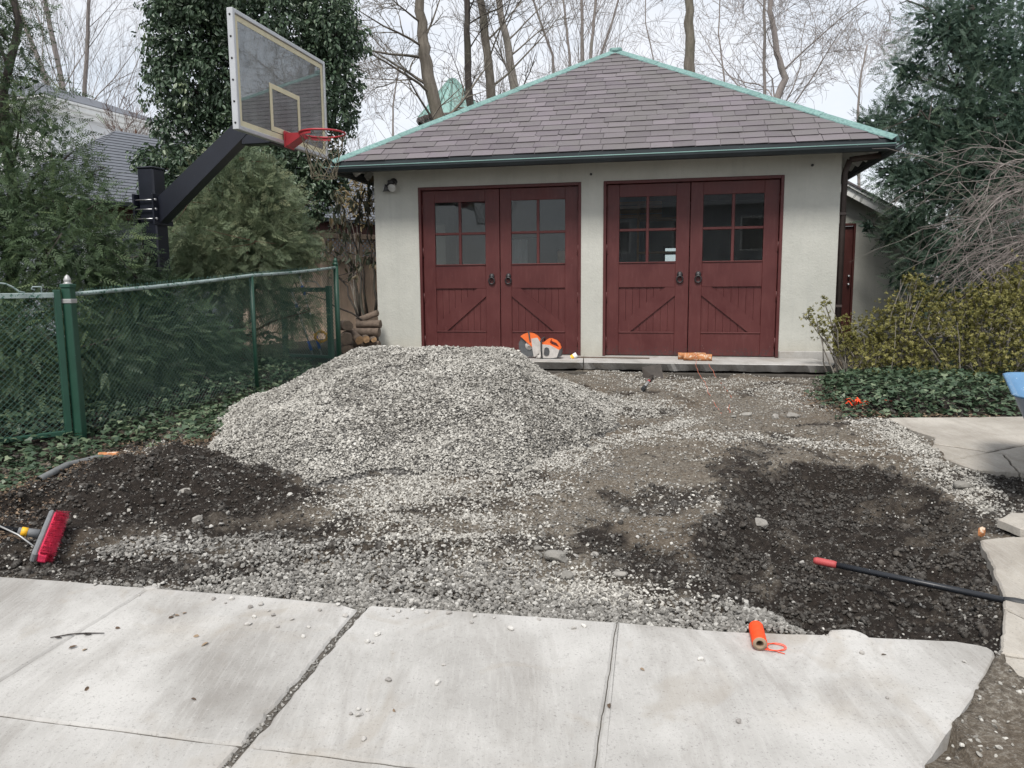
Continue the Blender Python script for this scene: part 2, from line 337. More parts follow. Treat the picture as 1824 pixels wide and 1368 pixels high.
MT['wood_fence'] = paint('cedar', (.52, .40, .31), .85, .2, 5, bump=.3); MT['wood_end'] = paint('cut_wood', (.30, .185, .095), .85, .5, 22); MT['log_bark'] = paint('log_bark', (.14, .105, .08), .95, .45, 16, bump=.8); MT['log_orange'] = paint('peeled_log', (.42, .17, .065), .85, .5, 22, ((.62, .5, .38), .55), .6)
MT['shingle'] = paint('roof_shingle', (.125, .135, .155), .85, .16, 9, bump=.4); MT['siding_grey'] = paint('grey_siding', (.24, .26, .29), .8, .1, 4); MT['brick_dark'] = paint('dark_brick', (.09, .04, .035), .85, .3, 9)
MT['pipe'] = paint('grey_pipe', (.16, .165, .165), .6, .25, 20); MT['lumber'] = paint('lumber', (.48, .27, .12), .75, .25, 9); MT['plaster'] = paint('inner_plaster', (.58, .50, .38), .85, .2, 3); MT['inner_dark'] = paint('inner_dark', (.06, .055, .05), .9, .3, 3)
MT['iron'] = paint('blackened_iron', (.05, .048, .05), .45, .3, 30, metal=.5); MT['lamp'] = paint('lamp_lens', (.55, .55, .53), .3, .06); MT['shovel'] = paint('shovel_steel', (.042, .034, .028), .7, .4, 14); MT['cardboard'] = paint('cardboard_core', (.30, .22, .15), .9, .1)
MT['slate_small'] = paint('slate_small', (.15, .145, .15), .8, .2, 6)

# ------------------------------------------------------------------ the yard: masks, heights, ground sheet
def seg_d(X, Y, a, b):
    ax, ay, bx, by = a[0], a[1], b[0], b[1]; dx, dy = bx - ax, by - ay
    t = np.clip(((X - ax) * dx + (Y - ay) * dy) / (dx * dx + dy * dy + 1e-9), 0, 1)
    return np.hypot(X - ax - t * dx, Y - ay - t * dy)
def poly_sd(X, Y, P):                                     # positive inside
    d = np.full(np.shape(X), 1e9); ins = np.zeros(np.shape(X), bool); n = len(P)
    for i in range(n):
        a, b = P[i], P[(i + 1) % n]; d = np.minimum(d, seg_d(X, Y, a, b))
        c = ((a[1] > Y) != (b[1] > Y)) & (X < (b[0] - a[0]) * (Y - a[1]) / (b[1] - a[1] + 1e-12) + a[0]); ins ^= c
    return np.where(ins, d, -d)
def gp(*pts): return [(G(*p).x, G(*p).y) for p in pts]
PIT = gp((1300, 905), (1322, 845), (1420, 816), (1560, 818), (1660, 862), (1720, 905), (1752, 965), (1778, 1040), (1782, 1160), (1640, 1150), (1430, 1120), (1290, 1040), (1230, 960))
MOUND = gp((-60, 900), (120, 830), (300, 790), (420, 790), (520, 830), (590, 868), (540, 905), (330, 930), (150, 960), (-60, 1010))
DRIVE = gp((-700, 960), (0, 1026), (270, 1046), (430, 1058), (600, 1074), (640, 1086), (662, 1078), (900, 1093), (1100, 1107), (1300, 1124), (1500, 1131), (1700, 1141), (1740, 1147), (1760, 1152), (1770, 1158), (1774, 1168), (1770, 1180)) + gp((1742, 1225), (1700, 1290), (1648, 1360)) + [(1.05, 1.6), (0.4, -3.5), (-6, -3.5)]
WALK_UP = gp((1582, 742), (1700, 741), (2300, 735), (2300, 850), (1830, 838), (1740, 832), (1690, 815), (1660, 795), (1665, 775), (1620, 762))
WALK_LOW = gp((1746, 962), (1800, 955), (1950, 955), (2200, 1000), (2200, 1260), (1850, 1225), (1783, 1190), (1787, 1120), (1785, 1060), (1765, 1000))
RIDGE_A, RIDGE_B = (-1.42, 7.35), (-.34, 7.25)
def pile_h(X, Y):
    dx = np.where(X < RIDGE_A[0], (RIDGE_A[0] - X) / 1.36, np.where(X > RIDGE_B[0], (X - RIDGE_B[0]) / 1.62, 0))
    yr = 7.30 - .10 * (X + .7); fr_ = np.interp(X, [-2.5, -.8, .15, .9, 1.6], [2.2, 2.2, 1.85, 1.15, .9]); dy = np.where(Y < yr, (yr - Y) / fr_, (Y - yr) / 2.2)
    wob = (fbm(X, Y, 1.1, 3, 5) - .5) * .34 + (fbm(X, Y, 3.1, 3, 6) - .5) * .16
    d = np.sqrt(dx ** 2 + dy ** 2) + wob
    h = 0.67 * (1.0 - np.sqrt(d * d + .004)) - .01
    h = np.where(h < .16, h - .035 * smooth(.16, 0, h), h)
    dent = np.exp(-(((X - .35) / .35) ** 2 + ((Y - 6.55) / .4) ** 2)) * .07       # scooped hollow on the right flank
    return h - dent
def ground_z(X, Y):
    z = base(Y) - .045
    z = z + (fbm(X, Y, 1.2, 4, 1) - .5) * .07 + (fbm(X, Y, 9, 4, 2) - .5) * .06 + (fbm(X, Y, 26, 2, 3) - .5) * .016
    m = poly_sd(X, Y, MOUND); rough = fbm(X, Y, 5, 5, 9)
    z = z + smooth(-.15, .45, m) * (.04 + .34 * (rough - .42) + .07 * (fbm(X, Y, 15, 3, 10) - .5))
    p = poly_sd(X, Y, PIT); z = z - smooth(-.03, .20, p) * (.125 + .12 * (fbm(X, Y, 3, 4, 13) - .5)) + smooth(0, .3, p) * ((fbm(X, Y, 11, 4, 14) - .5) * .13 + (fbm(X, Y, 30, 2, 15) - .5) * .03)
    z = z + .032 * np.exp(-(p + .11) ** 2 / .012) * (X < 2.3) * (.4 + 1.2 * fbm(X, Y, 4, 3, 16))                     # thrown-up lip left of the pit
    for (a, b, hgt, wd) in ((G(480, 985), G(840, 962), .045, .12), (G(400, 925), G(545, 920), -.05, .12), (G(680, 890), G(880, 885), -.03, .2), (G(1060, 950), G(1150, 975), -.035, .12), (G(1250, 960), G(1330, 905), .05, .14), (G(1560, 752), G(1650, 795), .03, .2), (G(1660, 800), G(1760, 870), .03, .16), (G(620, 905), G(1000, 872), .03, .10), (G(560, 945), G(900, 925), -.03, .09), (G(900, 915), G(1180, 880), -.025, .12), (G(1000, 860), G(1300, 812), .02, .15)):
        z = z + hgt * np.exp(-(seg_d(X, Y, a, b) / wd) ** 2)
    d = np.maximum(np.maximum(poly_sd(X, Y, DRIVE), poly_sd(X, Y, WALK_UP)), poly_sd(X, Y, WALK_LOW))
    z = np.where(d > .015, np.minimum(z, base(Y) - .085), z) + .022 * smooth(2.95, 2.6, Y) * (d < .015)
    # beds of ivy left of the fence line and right of the drive lie a little higher
    fx = -3.35 + .3175 * (Y - 6.3)
    z = z + smooth(0, .9, fx - X) * .16 * smooth(3.5, 5, Y)
    bed = smooth(0, .5, poly_sd(X, Y, BED_R)); z = z + bed * .11
    ca, sa = math.cos(R(12)), math.sin(R(12)); ls = (X - 1.287) * ca - (Y - 10.87) * sa; ly = (X - 1.287) * sa + (Y - 10.87) * ca      # undercut soil in front of the apron
    z = z - .09 * smooth(-1.16, -.98, ly) * smooth(.1, -.1, ly) * smooth(.35, .55, fbm(X, Y, 3.5, 3, 95)) * (abs(ls) < 3.3)
    return z
BED_R = gp((1465, 660), (1440, 690), (1500, 738), (1582, 741), (1800, 741), (2300, 733)) + [(9, 14), (5.6, 14), (4.6, 9.4)]

def axis(segs):
    a = []
    for lo, hi, st in segs: a += list(np.arange(lo, hi, st))
    return np.array(a + [segs[-1][1]])
gx = axis([(-90, -8, 8), (-8, -4.2, .18), (-4.2, 4.2, .032), (4.2, 9, .18), (9, 90, 8)])
gy = axis([(-40, -2, 4), (-2, 2.4, .3), (2.4, 8, .032), (8, 11.6, .06), (11.6, 20, .6), (20, 150, 10)])
GX, GY = np.meshgrid(gx, gy); GZ = ground_z(GX, GY)
nx, ny = len(gx), len(gy); idx = np.arange(nx * ny).reshape(ny, nx)
Fq = np.stack([idx[:-1, :-1], idx[:-1, 1:], idx[1:, 1:], idx[1:, :-1]], -1).reshape(-1, 4)
def dark_mask(X, Y):
    X, Y = X + (fbm(X, Y, 2.3, 4, 71) - .5) * .20 + (fbm(X, Y, 16, 4, 72) - .5) * .16, Y + (fbm(X, Y, 2.3, 4, 73) - .5) * .20 + (fbm(X, Y, 16, 4, 74) - .5) * .16
    d = smooth(-.25, .3, poly_sd(X, Y, MOUND)) * .95
    d = np.maximum(d, smooth(-.12, .10, poly_sd(X, Y, PIT)) * (.62 + .62 * smooth(.36, .56, fbm(X, Y, 2.4, 4, 75))))
    d = np.maximum(d, .62 * smooth(.53, .68, fbm(X, Y, 1.9, 5, 76)))
    for (a, b, v, wd) in ((G(-40, 1000), G(440, 1005), .9, .34), (G(480, 985), G(840, 962), .62, .16), (G(380, 930), G(600, 925), .8, .2), (G(680, 890), G(900, 885), .55, .22), (G(1050, 940), G(1160, 985), .9, .18), (G(1150, 1000), G(1300, 1060), .8, .3), (G(700, 930), G(900, 950), .5, .18)):
        d = np.maximum(d, v * np.exp(-(seg_d(X, Y, a, b) / wd) ** 2))
    d = np.maximum(d, smooth(.0, .6, -3.2 + .3175 * (Y - 6.3) - X) * .8)
    d = np.maximum(d, smooth(-.2, .3, poly_sd(X, Y, BED_R)) * .8)
    d = np.maximum(d, smooth(2.5, 3.2, X) * smooth(5.6, 5.2, Y) * .75)
    return d
ground = obj('ground', np_mesh('ground', np.stack([GX, GY, GZ], -1).reshape(-1, 3), Fq, dark_mask(GX, GY).ravel(), True), MT['soil'])
tag(ground, 'dug-up dark soil and grey fines in front of the garage', 'ground', kind='structure')

# ------------------------------------------------------------------ concrete slabs with real joints and cracks
def clip(poly, a, b, off):                                # keep the left side of the line a->b, moved in by off
    n = Vector((-(b[1] - a[1]), b[0] - a[0])).normalized(); c = n.dot(Vector(a[:2])) + off; outp = []
    for i in range(len(poly)):
        p, q = Vector(poly[i][:2]), Vector(poly[(i + 1) % len(poly)][:2]); dp, dq = n.dot(p) - c, n.dot(q) - c
        if dp >= 0: outp.append(p)
        if (dp >= 0) != (dq >= 0): outp.append(p + (q - p) * (dp / (dp - dq)))
    return outp
def split(polys, a, b, gap):
    r = []
    for p in polys:
        for q in (clip(p, a, b, gap / 2), clip(p, b, a, gap / 2)):
            if len(q) > 2 and abs(sum(q[i].x * q[(i + 1) % len(q)].y - q[(i + 1) % len(q)].x * q[i].y for i in range(len(q)))) > .004: r.append(q)
    return r
def slab(poly, thick, dz, m, parent, name='slab', amp=.007, step=.03, tilt=0.0, fine=.0, sd=0, crack=None):
    pts = []
    for i in range(len(poly)):
        p, q = Vector(poly[i][:2]), Vector(poly[(i + 1) % len(poly)][:2]); k = max(1, int((q - p).length / step))
        if (q - p).length > 3: k = 30
        for j in range(k): pts.append(p.lerp(q, j / k))
    x = np.array([p.x for p in pts]); y = np.array([p.y for p in pts])
    ox = ((fbm(x, y, 4, 4, 31) - .5) * 2 + (fbm(x, y, 22, 2, 33) - .5)) * amp; oy = ((fbm(x, y, 4, 4, 41) - .5) * 2 + (fbm(x, y, 22, 2, 43) - .5)) * amp
    if crack is not None: fine = fine * .2 + .03 * np.exp(-(seg_d(x, y, *crack) / .06) ** 2)
    ox = ox + (fbm(x, y, 26, 3, 45 + sd) - .5) * fine; oy = oy + (fbm(x, y, 26, 3, 46 + sd) - .5) * fine
    x = x + ox; y = y + oy; n = len(x); cx, cy = x.mean(), y.mean()
    zt = base(y) + dz + tilt * (x - cx)
    nxt = np.roll(np.arange(n), -1); prv = np.roll(np.arange(n), 1); tx, ty = x[nxt] - x[prv], y[nxt] - y[prv]; ln = np.hypot(tx, ty) + 1e-9
    area = np.sum(x * y[nxt] - x[nxt] * y); sg = 1 if area > 0 else -1
    ix, iy = x - sg * ty / ln * .009, y + sg * tx / ln * .009
    zi = base(iy) + dz + tilt * (ix - cx)
    mb = MB(); V = [(ix[i], iy[i], zi[i]) for i in range(n)] + [(x[i], y[i], zt[i] - .008) for i in range(n)] + [(x[i] + (ox[i] * .5), y[i] + oy[i] * .5, zt[i] - thick) for i in range(n)]
    F = [list(range(n)) if sg > 0 else list(reversed(range(n)))]
    for k in (0, 1):
        for i in range(n):
            j = (i + 1) % n; q = [k * n + i, (k + 1) * n + i, (k + 1) * n + j, k * n + j]; F.append(q if sg > 0 else q[::-1])
    mb.add(V, F); return mb.build(name, m, parent)
# bed under the drive, seen only in the joints
mb = MB(); bp = [(p[0], p[1]) for p in DRIVE]; cxy = (sum(p[0] for p in bp) / len(bp), sum(p[1] for p in bp) / len(bp))
bp = [(cxy[0] + (p[0] - cxy[0]) * .985, cxy[1] + (p[1] - cxy[1]) * .985) for p in bp]
mb.add([(x, y, float(base(y)) - .010) for x, y in bp], [list(range(len(bp)))]); driveway = mb.build('driveway', MT['dirt_dark'])
tag(driveway, 'pale concrete driveway slabs with a wide dirt-filled crack in the foreground', 'driveway', kind='structure')
polys = [[Vector(p) for p in DRIVE]]
L1, L2 = G(641, 1088), G(420, 1345); dirv = (L2 - L1)
polys = split(polys, (L1 - dirv * .5)[:2], (L1 + dirv * 6)[:2], .030)
def j2(polys, a, b, gap, test):
    keep = [p for p in polys if not test(p)]; return keep + split([p for p in polys if test(p)], a[:2], b[:2], gap)
cen = lambda p: Vector((sum(q.x for q in p) / len(p), sum(q.y for q in p) / len(p)))
a, b = G(1098, 1107), G(1060, 1368); polys = j2(polys, a, b, .004, lambda p: max(q.x for q in p) > .5)
a, b = G(0, 1274), G(640, 1352); polys = split(polys, a[:2], b[:2], .007)
a, b = G(270, 1045), G(0, 1212); polys = j2(polys, a, b, .005, lambda p: min(q.x for q in p) < -3 and max(q.y for q in p) > 3.2)
for i, p in enumerate(polys): slab(p, .11, 0.0, MT['concrete'], driveway, amp=.006, fine=.006, sd=i * 5, crack=(L1[:2], (L1 + dirv * 3)[:2]))
# the broken walk on the right
mb = MB(); mb.add([(x, y, float(base(y)) - .03) for x, y in gp((1700, 760), (2200, 745), (2200, 830), (1760, 815))], [[0, 1, 2, 3]]); path = mb.build('path', MT['dirt_dark'])
tag(path, 'broken concrete walk along the right edge', 'path', kind='structure')
polys = split([[Vector(p) for p in WALK_UP]], G(1660, 787)[:2], G(1790, 806)[:2], .012)
c1, c2 = G(1694, 815), G(1824, 790)
polys = split(polys, c1[:2], c2[:2], .016); a, b = G(1783, 800), G(1806, 826); polys = j2(polys, a, b, .012, lambda p: cen(p).y < G(1760, 812).y)
for i, p in enumerate(polys): slab(p, .06, -.010 - .004 * (i % 3), MT['concrete_walk'], path, amp=.016)
polys = split([[Vector(p) for p in WALK_LOW]], G(1785, 1082)[:2], G(1840, 1110)[:2], .012)
polys = split(polys, G(1790, 1165)[:2], G(1830, 1172)[:2], .010)
for i, p in enumerate(polys): slab(p, .09, .002 - .006 * (i % 2), MT['concrete_walk'], path, amp=.018)

# ------------------------------------------------------------------ the garage
GAR = empty('garage', (1.287, 10.87, 0), R(-12)); GM = Matrix.Translation((1.287, 10.87, 0)) @ Matrix.Rotation(R(-12), 4, 'Z')
def LW(s, y, h): return GM @ Vector((s, y, h))
tag(GAR, 'pale stucco garage with hipped slate roof and two pairs of maroon barn doors', 'garage')
WL, WR, DEP, WT = -3.36, 3.07, 6.4, 2.98
D1, D2 = (-2.685, -.31), (0.0, 2.372); DH = 2.418
mb = MB()
for a, b in ((WL, D1[0]), (D1[1], D2[0]), (D2[1], WR)): mb.span((a, 0, -.25), (b, .2, DH))
mb.span((WL, 0, DH), (WR, .2, WT))
for xa, xb in ((WL, WL + .2), (WR - .2, WR)):              # side walls, each with an unseen opening added to light the interior
    for ya, yb, za_, zb_ in ((.2, 1.5, -.25, WT), (2.9, DEP, -.25, WT), (1.5, 2.9, -.25, 1.0), (1.5, 2.9, 2.1, WT)): mb.span((xa, ya, za_), (xb, yb, zb_))
BW = (.72, 1.45, 1.12, 1.78)                               # window in the back wall
for a, b, c, d in ((WL + .2, BW[0], -.25, WT), (BW[1], WR - .2, -.25, WT), (BW[0], BW[1], -.25, BW[2]), (BW[0], BW[1], BW[3], WT)): mb.span((a, DEP - .2, c), (b, DEP, d))
wall = mb.build('wall', MT['stucco'], GAR)
mb = MB(); mb.span((D2[1] + .005, -.055, -.06), (WR + .045, .0, .098), .008); mb.span((WR, .0, -.06), (WR + .045, 3.4, .098), .008); mb.build('plinth', MT['concrete'], GAR)
mb = MB(); mb.span((WL - .02, -.03, -.2), (D1[0] - .01, -.002, .05), .006); mb.build('plinth', MT['concrete'], GAR)
mb = MB(); mb.span((WL + .2, .2, -.06), (WR - .2, DEP - .2, 0.0)); mb.build('inner_floor', MT['concrete'], GAR)
mb = MB(); mb.span((WL + .2, .2, 2.70), (WR - .2, DEP - .2, 2.74)); mb.build('ceiling', MT['inner_dark'], GAR)  # ceiling added to keep light out of the interior
mb = MB(); mb.span((WL + .21, 3.6, 0), (.35, 3.68, 2.69)); mb.span((.35, 3.68, 0), (.41, DEP - .21, 2.69)); mb.build('partition', MT['siding_grey'], GAR)
wf = MB(); s0, s1, h0, h1 = BW
for a, b, c, d in ((s0, s0 + .04, h0, h1), (s1 - .04, s1, h0, h1), (s0, s1, h0, h0 + .04), (s0, s1, h1 - .04, h1)): wf.span((a, DEP - .14, c), (b, DEP - .08, d))
wf.span(((s0 + s1) / 2 + .1, DEP - .13, h0), ((s0 + s1) / 2 + .145, DEP - .09, h1))
for k in (1, 2, 3): wf.span((s0, DEP - .125, h0 + k * .165 - .014), (s1, DEP - .095, h0 + k * .165 + .014))
win = wf.build('window', MT['inner_dark'], GAR)
MB().span((s0 + .04, DEP - .112, h0 + .04), (s1 - .04, DEP - .108, h1 - .04)).build('pane', MT['glass'], win)

def door_leaf(s0, s1, hinge, px0, px1, sx0, sx1):
    """one barn door leaf: glazed top, ledged panel with a diagonal brace below"""
    zb, zt = .012, DH - .048; y0, y1 = .045, .09
    m = MT['maroon']; mb = MB(); bv = .004
    gz0, gz1, pz0, pz1 = 1.30, 2.20, .335, .962
    mb.span((s0, y0, zb), (px0, y1, zt), bv); mb.span((px1, y0, zb), (s1, y1, zt), bv)
    mb.span((px0, y0 + .001, gz1), (px1, y1, zt - .001), bv); mb.span((px0, y0 + .001, pz1), (px1, y1, gz0), bv); mb.span((px0, y0 + .001, zb + .001), (px1, y1, pz0), bv)
    d = mb.build('door', m, GAR)
    pm = (px0 + px1) / 2; gm = (gz0 + gz1) / 2; mu = MB()
    mu.span((pm - .020, y0 + .004, gz0), (pm + .020, y1 - .004, gz1), .006); mu.span((px0, y0 + .007, gm - .018), (px1, y1 - .008, gm + .018), .006)
    mu.build('muntin', m, d)
    bead = MB(); bead.span((px0, y0 - .012, gz0 - .006), (px1, y0 + .02, gz0 + .012), .005); bead.build('sill_bead', m, d)
    for a, b in ((px0, pm - .02), (pm + .02, px1)):
        for c, e_ in ((gz0, gm - .018), (gm + .018, gz1)):
            MB().span((a + .001, y0 + .022, c + .001), (b - .001, y0 + .026, e_ - .001)).build('pane', MT['glass'], d)
    n = 8; wd = (px1 - px0) / n                            # tongue and groove planks
    for i in range(n): MB().span((px0 + i * wd + .0012, y0 + .020 + random.uniform(0, .0015), pz0), (px0 + (i + 1) * wd - .0012, y0 + .036, pz1), .0016).build('plank', m, d)
    br = MB(); u0, u1 = (px0, px1) if hinge < 0 else (px1, px0); sg = 1 if u1 > u0 else -1; k = .135
    # diagonal from the foot of the hinge side to the head of the meeting side
    P = [(u0, pz0), (u0 + sg * .15, pz0), (u1, pz1 - .115), (u1, pz1), (u1 - sg * .13, pz1), (u0, pz0 + .10)]
    if sg < 0: P = P[::-1]
    br.prism([(x, z) for x, z in P], 0, .022, Matrix(((1, 0, 0, 0), (0, 0, -1, y0 + .022), (0, 1, 0, 0), (0, 0, 0, 1)))); br.build('brace', m, d)
    led = MB(); led.span((px0, y0 - .010, pz0 - .010), (px1, y0 + .02, pz0 + .008), .004); led.build('ledge', m, d)
    hs = s1 - .118 if hinge < 0 else s0 + .118             # ring pull
    hb = MB(); hb.lathe([(.0, 0), (.036, 0), (.040, .008), (.026, .022), (.012, .028), (0, .028)], 14, Matrix.Translation((hs, y0, 1.135)) @ Matrix.Rotation(R(90), 4, 'X'))
    hb.box((hs, y0 - .006, 1.135), (.052, .012, .078), .005)
    hd = hb.build('handle', MT['iron'], d)
    rg = MB(); rg.tube([(hs + .042 * math.cos(t), y0 - .024 - .006 * math.sin(t), 1.070 + .046 * math.sin(t)) for t in [2 * math.pi * i / 20 for i in range(20)]], .0105, 7, closed=True); rg.build('ring', MT['iron'], hd)
    xh = s0 if hinge < 0 else s1
    for hz in (.20, .83, 1.49, 2.12):
        MB().tube([(xh, y0 - .008, hz - .07), (xh, y0 - .008, hz + .07)], .010, 8).box((xh, y0 - .001, hz), (.05, .006, .13)).build('hinge', m, d)
    return d
for (a, b), panes in ((D1, ((-2.455, -1.700), (-1.318, -.542))), (D2, ((.217, .988), (1.345, 2.134)))):
    fr = MB(); fr.span((a, -.012, 0), (a + .04, .13, DH), .004); fr.span((b - .04, -.012, 0), (b, .13, DH), .004); fr.span((a + .04, -.011, DH - .042), (b - .04, .13, DH), .004)
    fr.span((a + .04, .09, 0), (a + .055, .13, DH - .042)); fr.build('door_frame', MT['maroon'], GAR)
    mid = (a + b) / 2 + (.012 if a < -1 else -.012)
    door_leaf(a + .046, mid - .005, -1, *panes[0], 0, 0); door_leaf(mid + .005, b - .046, 1, *panes[1], 0, 0)
for s_, h_ in ((-.174, 2.519), (2.71, 2.529)): MB().tube([(s_, -.02, h_ - .004), (s_, .05, h_)], .018, 8).build('wall_vent', MT['iron'], GAR)

# roof
OV, EL, ER, EZ = -.45, -3.745, 3.555, 2.750; AX = (EL + ER) / 2; RUN = (ER - EL) / 2; AY = OV + RUN; AZ = 5.0; EB = OV + 2 * RUN
tri = [(EL, OV, EZ), (ER, OV, EZ), (ER, EB, EZ), (EL, EB, EZ)]
mb = MB(); V = tri + [(AX, AY, AZ)] + [(p[0], p[1], p[2] - .045) for p in tri] + [(AX, AY, AZ - .05)]
mb.add(V, [(0, 1, 4), (1, 2, 4), (2, 3, 4), (3, 0, 4), (6, 5, 9), (7, 6, 9), (8, 7, 9), (5, 8, 9)] + [(i, 5 + i, 5 + (i + 1) % 4, (i + 1) % 4) for i in range(4)])
roof = mb.build('roof', MT['slate'], GAR)
mb = MB(); mb.add([(p[0] * .999, p[1], p[2] - .049) for p in tri] + [(AX, AY, AZ - .054)], [(1, 0, 4), (2, 1, 4), (3, 2, 4), (0, 3, 4)]); mb.build('soffit', MT['soffit'], roof)
U = Vector((1, 0, 0)); T = Vector((0, AY - OV, AZ - EZ)); SLOPE = T.length; T.normalize(); N = U.cross(T)
O = Vector((AX, OV, EZ)); EXP = SLOPE / 22.0; W0 = .305
def hipclip(poly):
    a = (-RUN, 0.0); t = (0.0, SLOPE); c = (RUN, 0.0)
    p = clip(poly, t, a, .035); return clip(p, c, t, .035) if len(p) > 2 else []
slates = []
for k in range(22):
    t0 = k * EXP - .018; off = (0 if k % 2 else W0 / 2) + random.uniform(-.03, .03); x = -RUN - W0 + off
    while x < RUN + .1:
        wd = W0 * random.uniform(.93, 1.07); dt = random.gauss(0, .0025); g = .003
        q = [Vector((x + g, t0 + dt)), Vector((x + wd - g, t0 + dt + random.gauss(0, .0015))), Vector((x + wd - g, t0 + EXP + .05)), Vector((x + g, t0 + EXP + .05))]
        if random.random() < .045:                          # broken corners
            c = random.uniform(.02, .05); q = [q[0] + Vector((c, 0)), q[1], q[2], q[3], q[0] + Vector((0, c * .9))]
        q = hipclip(q)
        if len(q) > 2:
            ar = abs(sum(q[i].x * q[(i + 1) % len(q)].y - q[(i + 1) % len(q)].x * q[i].y for i in range(len(q)))) / 2
            if ar > .002: slates.append((ar, q, t0, random.uniform(-.0015, .003), random.gauss(0, .002)))
        x += wd
slates.sort(key=lambda s: -s[0])
rest = MB()
def slate_geo(mb, q, t0, lift, tw):
    def P(v, up):
        f = (v.y - t0) / (EXP + .05); return O + U * v.x + T * v.y + N * ((.012 * (1 - f) + .004) + up + lift + tw * (v.x - q[0].x) / .3)
    n = len(q); vs = [P(v, 0) for v in q] + [P(v, .007) for v in q]
    mb.add(vs, [list(reversed(range(n))), list(range(n, 2 * n))] + [[i, (i + 1) % n, n + (i + 1) % n, n + i] for i in range(n)])
for i, (ar, q, t0, lift, tw) in enumerate(slates):
    if i < 298:
        mb = MB(); slate_geo(mb, q, t0, lift, tw); mb.build('slate', MT['slate'], roof)
    else: slate_geo(rest, q, t0, lift, tw)
if rest.v: tag(rest.build('cut_slates', MT['slate'], roof), kind='stuff')
for i in range(4):                                          # copper hips
    c = Vector(tri[i]); ap = Vector((AX, AY, AZ)); d = (ap - c).normalized(); nxt = Vector(tri[(i + 1) % 4]); prv = Vector(tri[(i + 3) % 4])
    w1 = (nxt - c).normalized(); w1 = (w1 - d * w1.dot(d)).normalized(); w2 = (prv - c).normalized(); w2 = (w2 - d * w2.dot(d)).normalized(); upv = Vector((0, 0, 1)); upv = (upv - d * upv.dot(d)).normalized()
    mb = MB(); c0 = c - d * .05; n = 5
    for k in range(n):                                       # lengths lapped like the slates, each lying on the one below
        a = c0.lerp(ap, k / n); b = c0.lerp(ap, (k + 1) / n) + d * (.04 if k < n - 1 else .02); hi = upv * .006
        pr = lambda q, u_: [q + w1 * .088 + upv * .016 + u_, q + w1 * .084 + upv * .028 + u_, q + upv * .048 + u_, q + w2 * .084 + upv * .028 + u_, q + w2 * .088 + upv * .016 + u_]
        A = pr(a, hi); B = pr(b, upv * 0)
        mb.add([p[:] for p in A + B], [[j, j + 1, 6 + j, 5 + j] for j in range(4)] + [[4, 3, 2, 1, 0], [5, 6, 7, 8, 9]])
    mb.build('hip_cap', MT['copper'], roof)
MB().lathe([(.15, AZ - .03), (.15, AZ + .03), (.11, AZ + .05), (0, AZ + .055)], 4, Matrix.Translation((AX, AY, 0)) @ Matrix.Rotation(R(45), 4, 'Z')).build('roof_cap', MT['copper'], roof)
def gutter(a, b, outn, name='gutter'):
    a, b, o_ = Vector(a), Vector(b), Vector(outn); pr = [(.0, .075), (.0, -.06), (.03, -.078), (.075, -.07), (.105, -.03), (.108, .0), (.100, .002), (.094, -.03), (.07, -.058), (.03, -.064), (.008, -.05), (.008, .075)]
    vs = [p + o_ * x + Vector((0, 0, z)) for p in (a, b) for x, z in pr]; n = len(pr); mb = MB()
    mb.add([v[:] for v in vs], [[i, (i + 1) % n, n + (i + 1) % n, n + i] for i in range(n)] + [list(range(n)), list(reversed(range(n, 2 * n)))])
    g = mb.build(name, MT['gutter'], roof); lip = MB(); lip.tube([a + o_ * .108 + Vector((0, 0, .002)), b + o_ * .108 + Vector((0, 0, .002))], .0075, 6); lip.build('gutter_lip', MT['copper_dull'], g)
    L_ = (b - a).length; k = int(L_ / .8)
    for i in range(1, k):
        p = a.lerp(b, i / k); st = MB(); st.box((0, 0, 0), (.012, .104, .008), 0, Matrix.Translation(p + o_ * .055 + Vector((0, 0, .004))) @ Matrix.Rotation(math.atan2(o_.y, o_.x) - math.pi / 2, 4, 'Z')); st.build('gutter_strap', MT['gutter'], g)
GZ_ = 2.672
gutter((EL - .02, OV - .005, GZ_), (ER + .02, OV - .005, GZ_), (0, -1, 0)); gutter((ER + .005, OV - .11, GZ_), (ER + .005, EB, GZ_), (1, 0, 0)); gutter((EL - .005, OV - .11, GZ_), (EL - .005, EB, GZ_), (-1, 0, 0))
mb = MB(); mb.span((EL, OV + .002, EZ - .125), (ER, OV + .024, EZ - .012)); mb.span((EL, OV + .024, EZ - .125), (EL + .022, EB, EZ - .012)); mb.span((ER - .022, OV + .024, EZ - .125), (ER, EB, EZ - .012)); mb.build('fascia', MT['gutter'], roof)
sl_ = (AZ - EZ) / RUN
def rafter(x, y, dx, dy, L_):
    mb = MB(); ang = math.atan(sl_); d = Vector((dx, dy, 0)); z = EZ - .058
    mb.box((L_ / 2, 0, -.05), (L_, .055, .095), .004, Matrix.Translation((x, y, z)) @ Matrix.Rotation(math.atan2(dy, dx), 4, 'Z') @ Matrix.Rotation(-ang, 4, 'Y')); mb.build('rafter_tail', MT['soffit'], roof)
k = 0
for x in np.arange(EL + .22, ER - .1, .452): rafter(x, OV + .03, 0, 1, .56)
for y in np.arange(OV + .5, 5.5, .46): rafter(ER - .03, y, -1, 0, .62); rafter(EL + .03, y, 1, 0, .50)
MB().tube([(WR + .10, .02, 2.58), (WR + .055, .06, 2.42), (WR + .055, .06, .02)], .038, 10).tube([(ER - .02, .02, 2.62), (WR + .10, .02, 2.58)], .038, 8).build('downpipe', MT['brown'], GAR)
MB().box((WR + .03, .06, 1.9), (.11, .1, .03)).box((WR + .03, .06, .7), (.11, .1, .03)).build('pipe_bracket', MT['brown'], GAR)

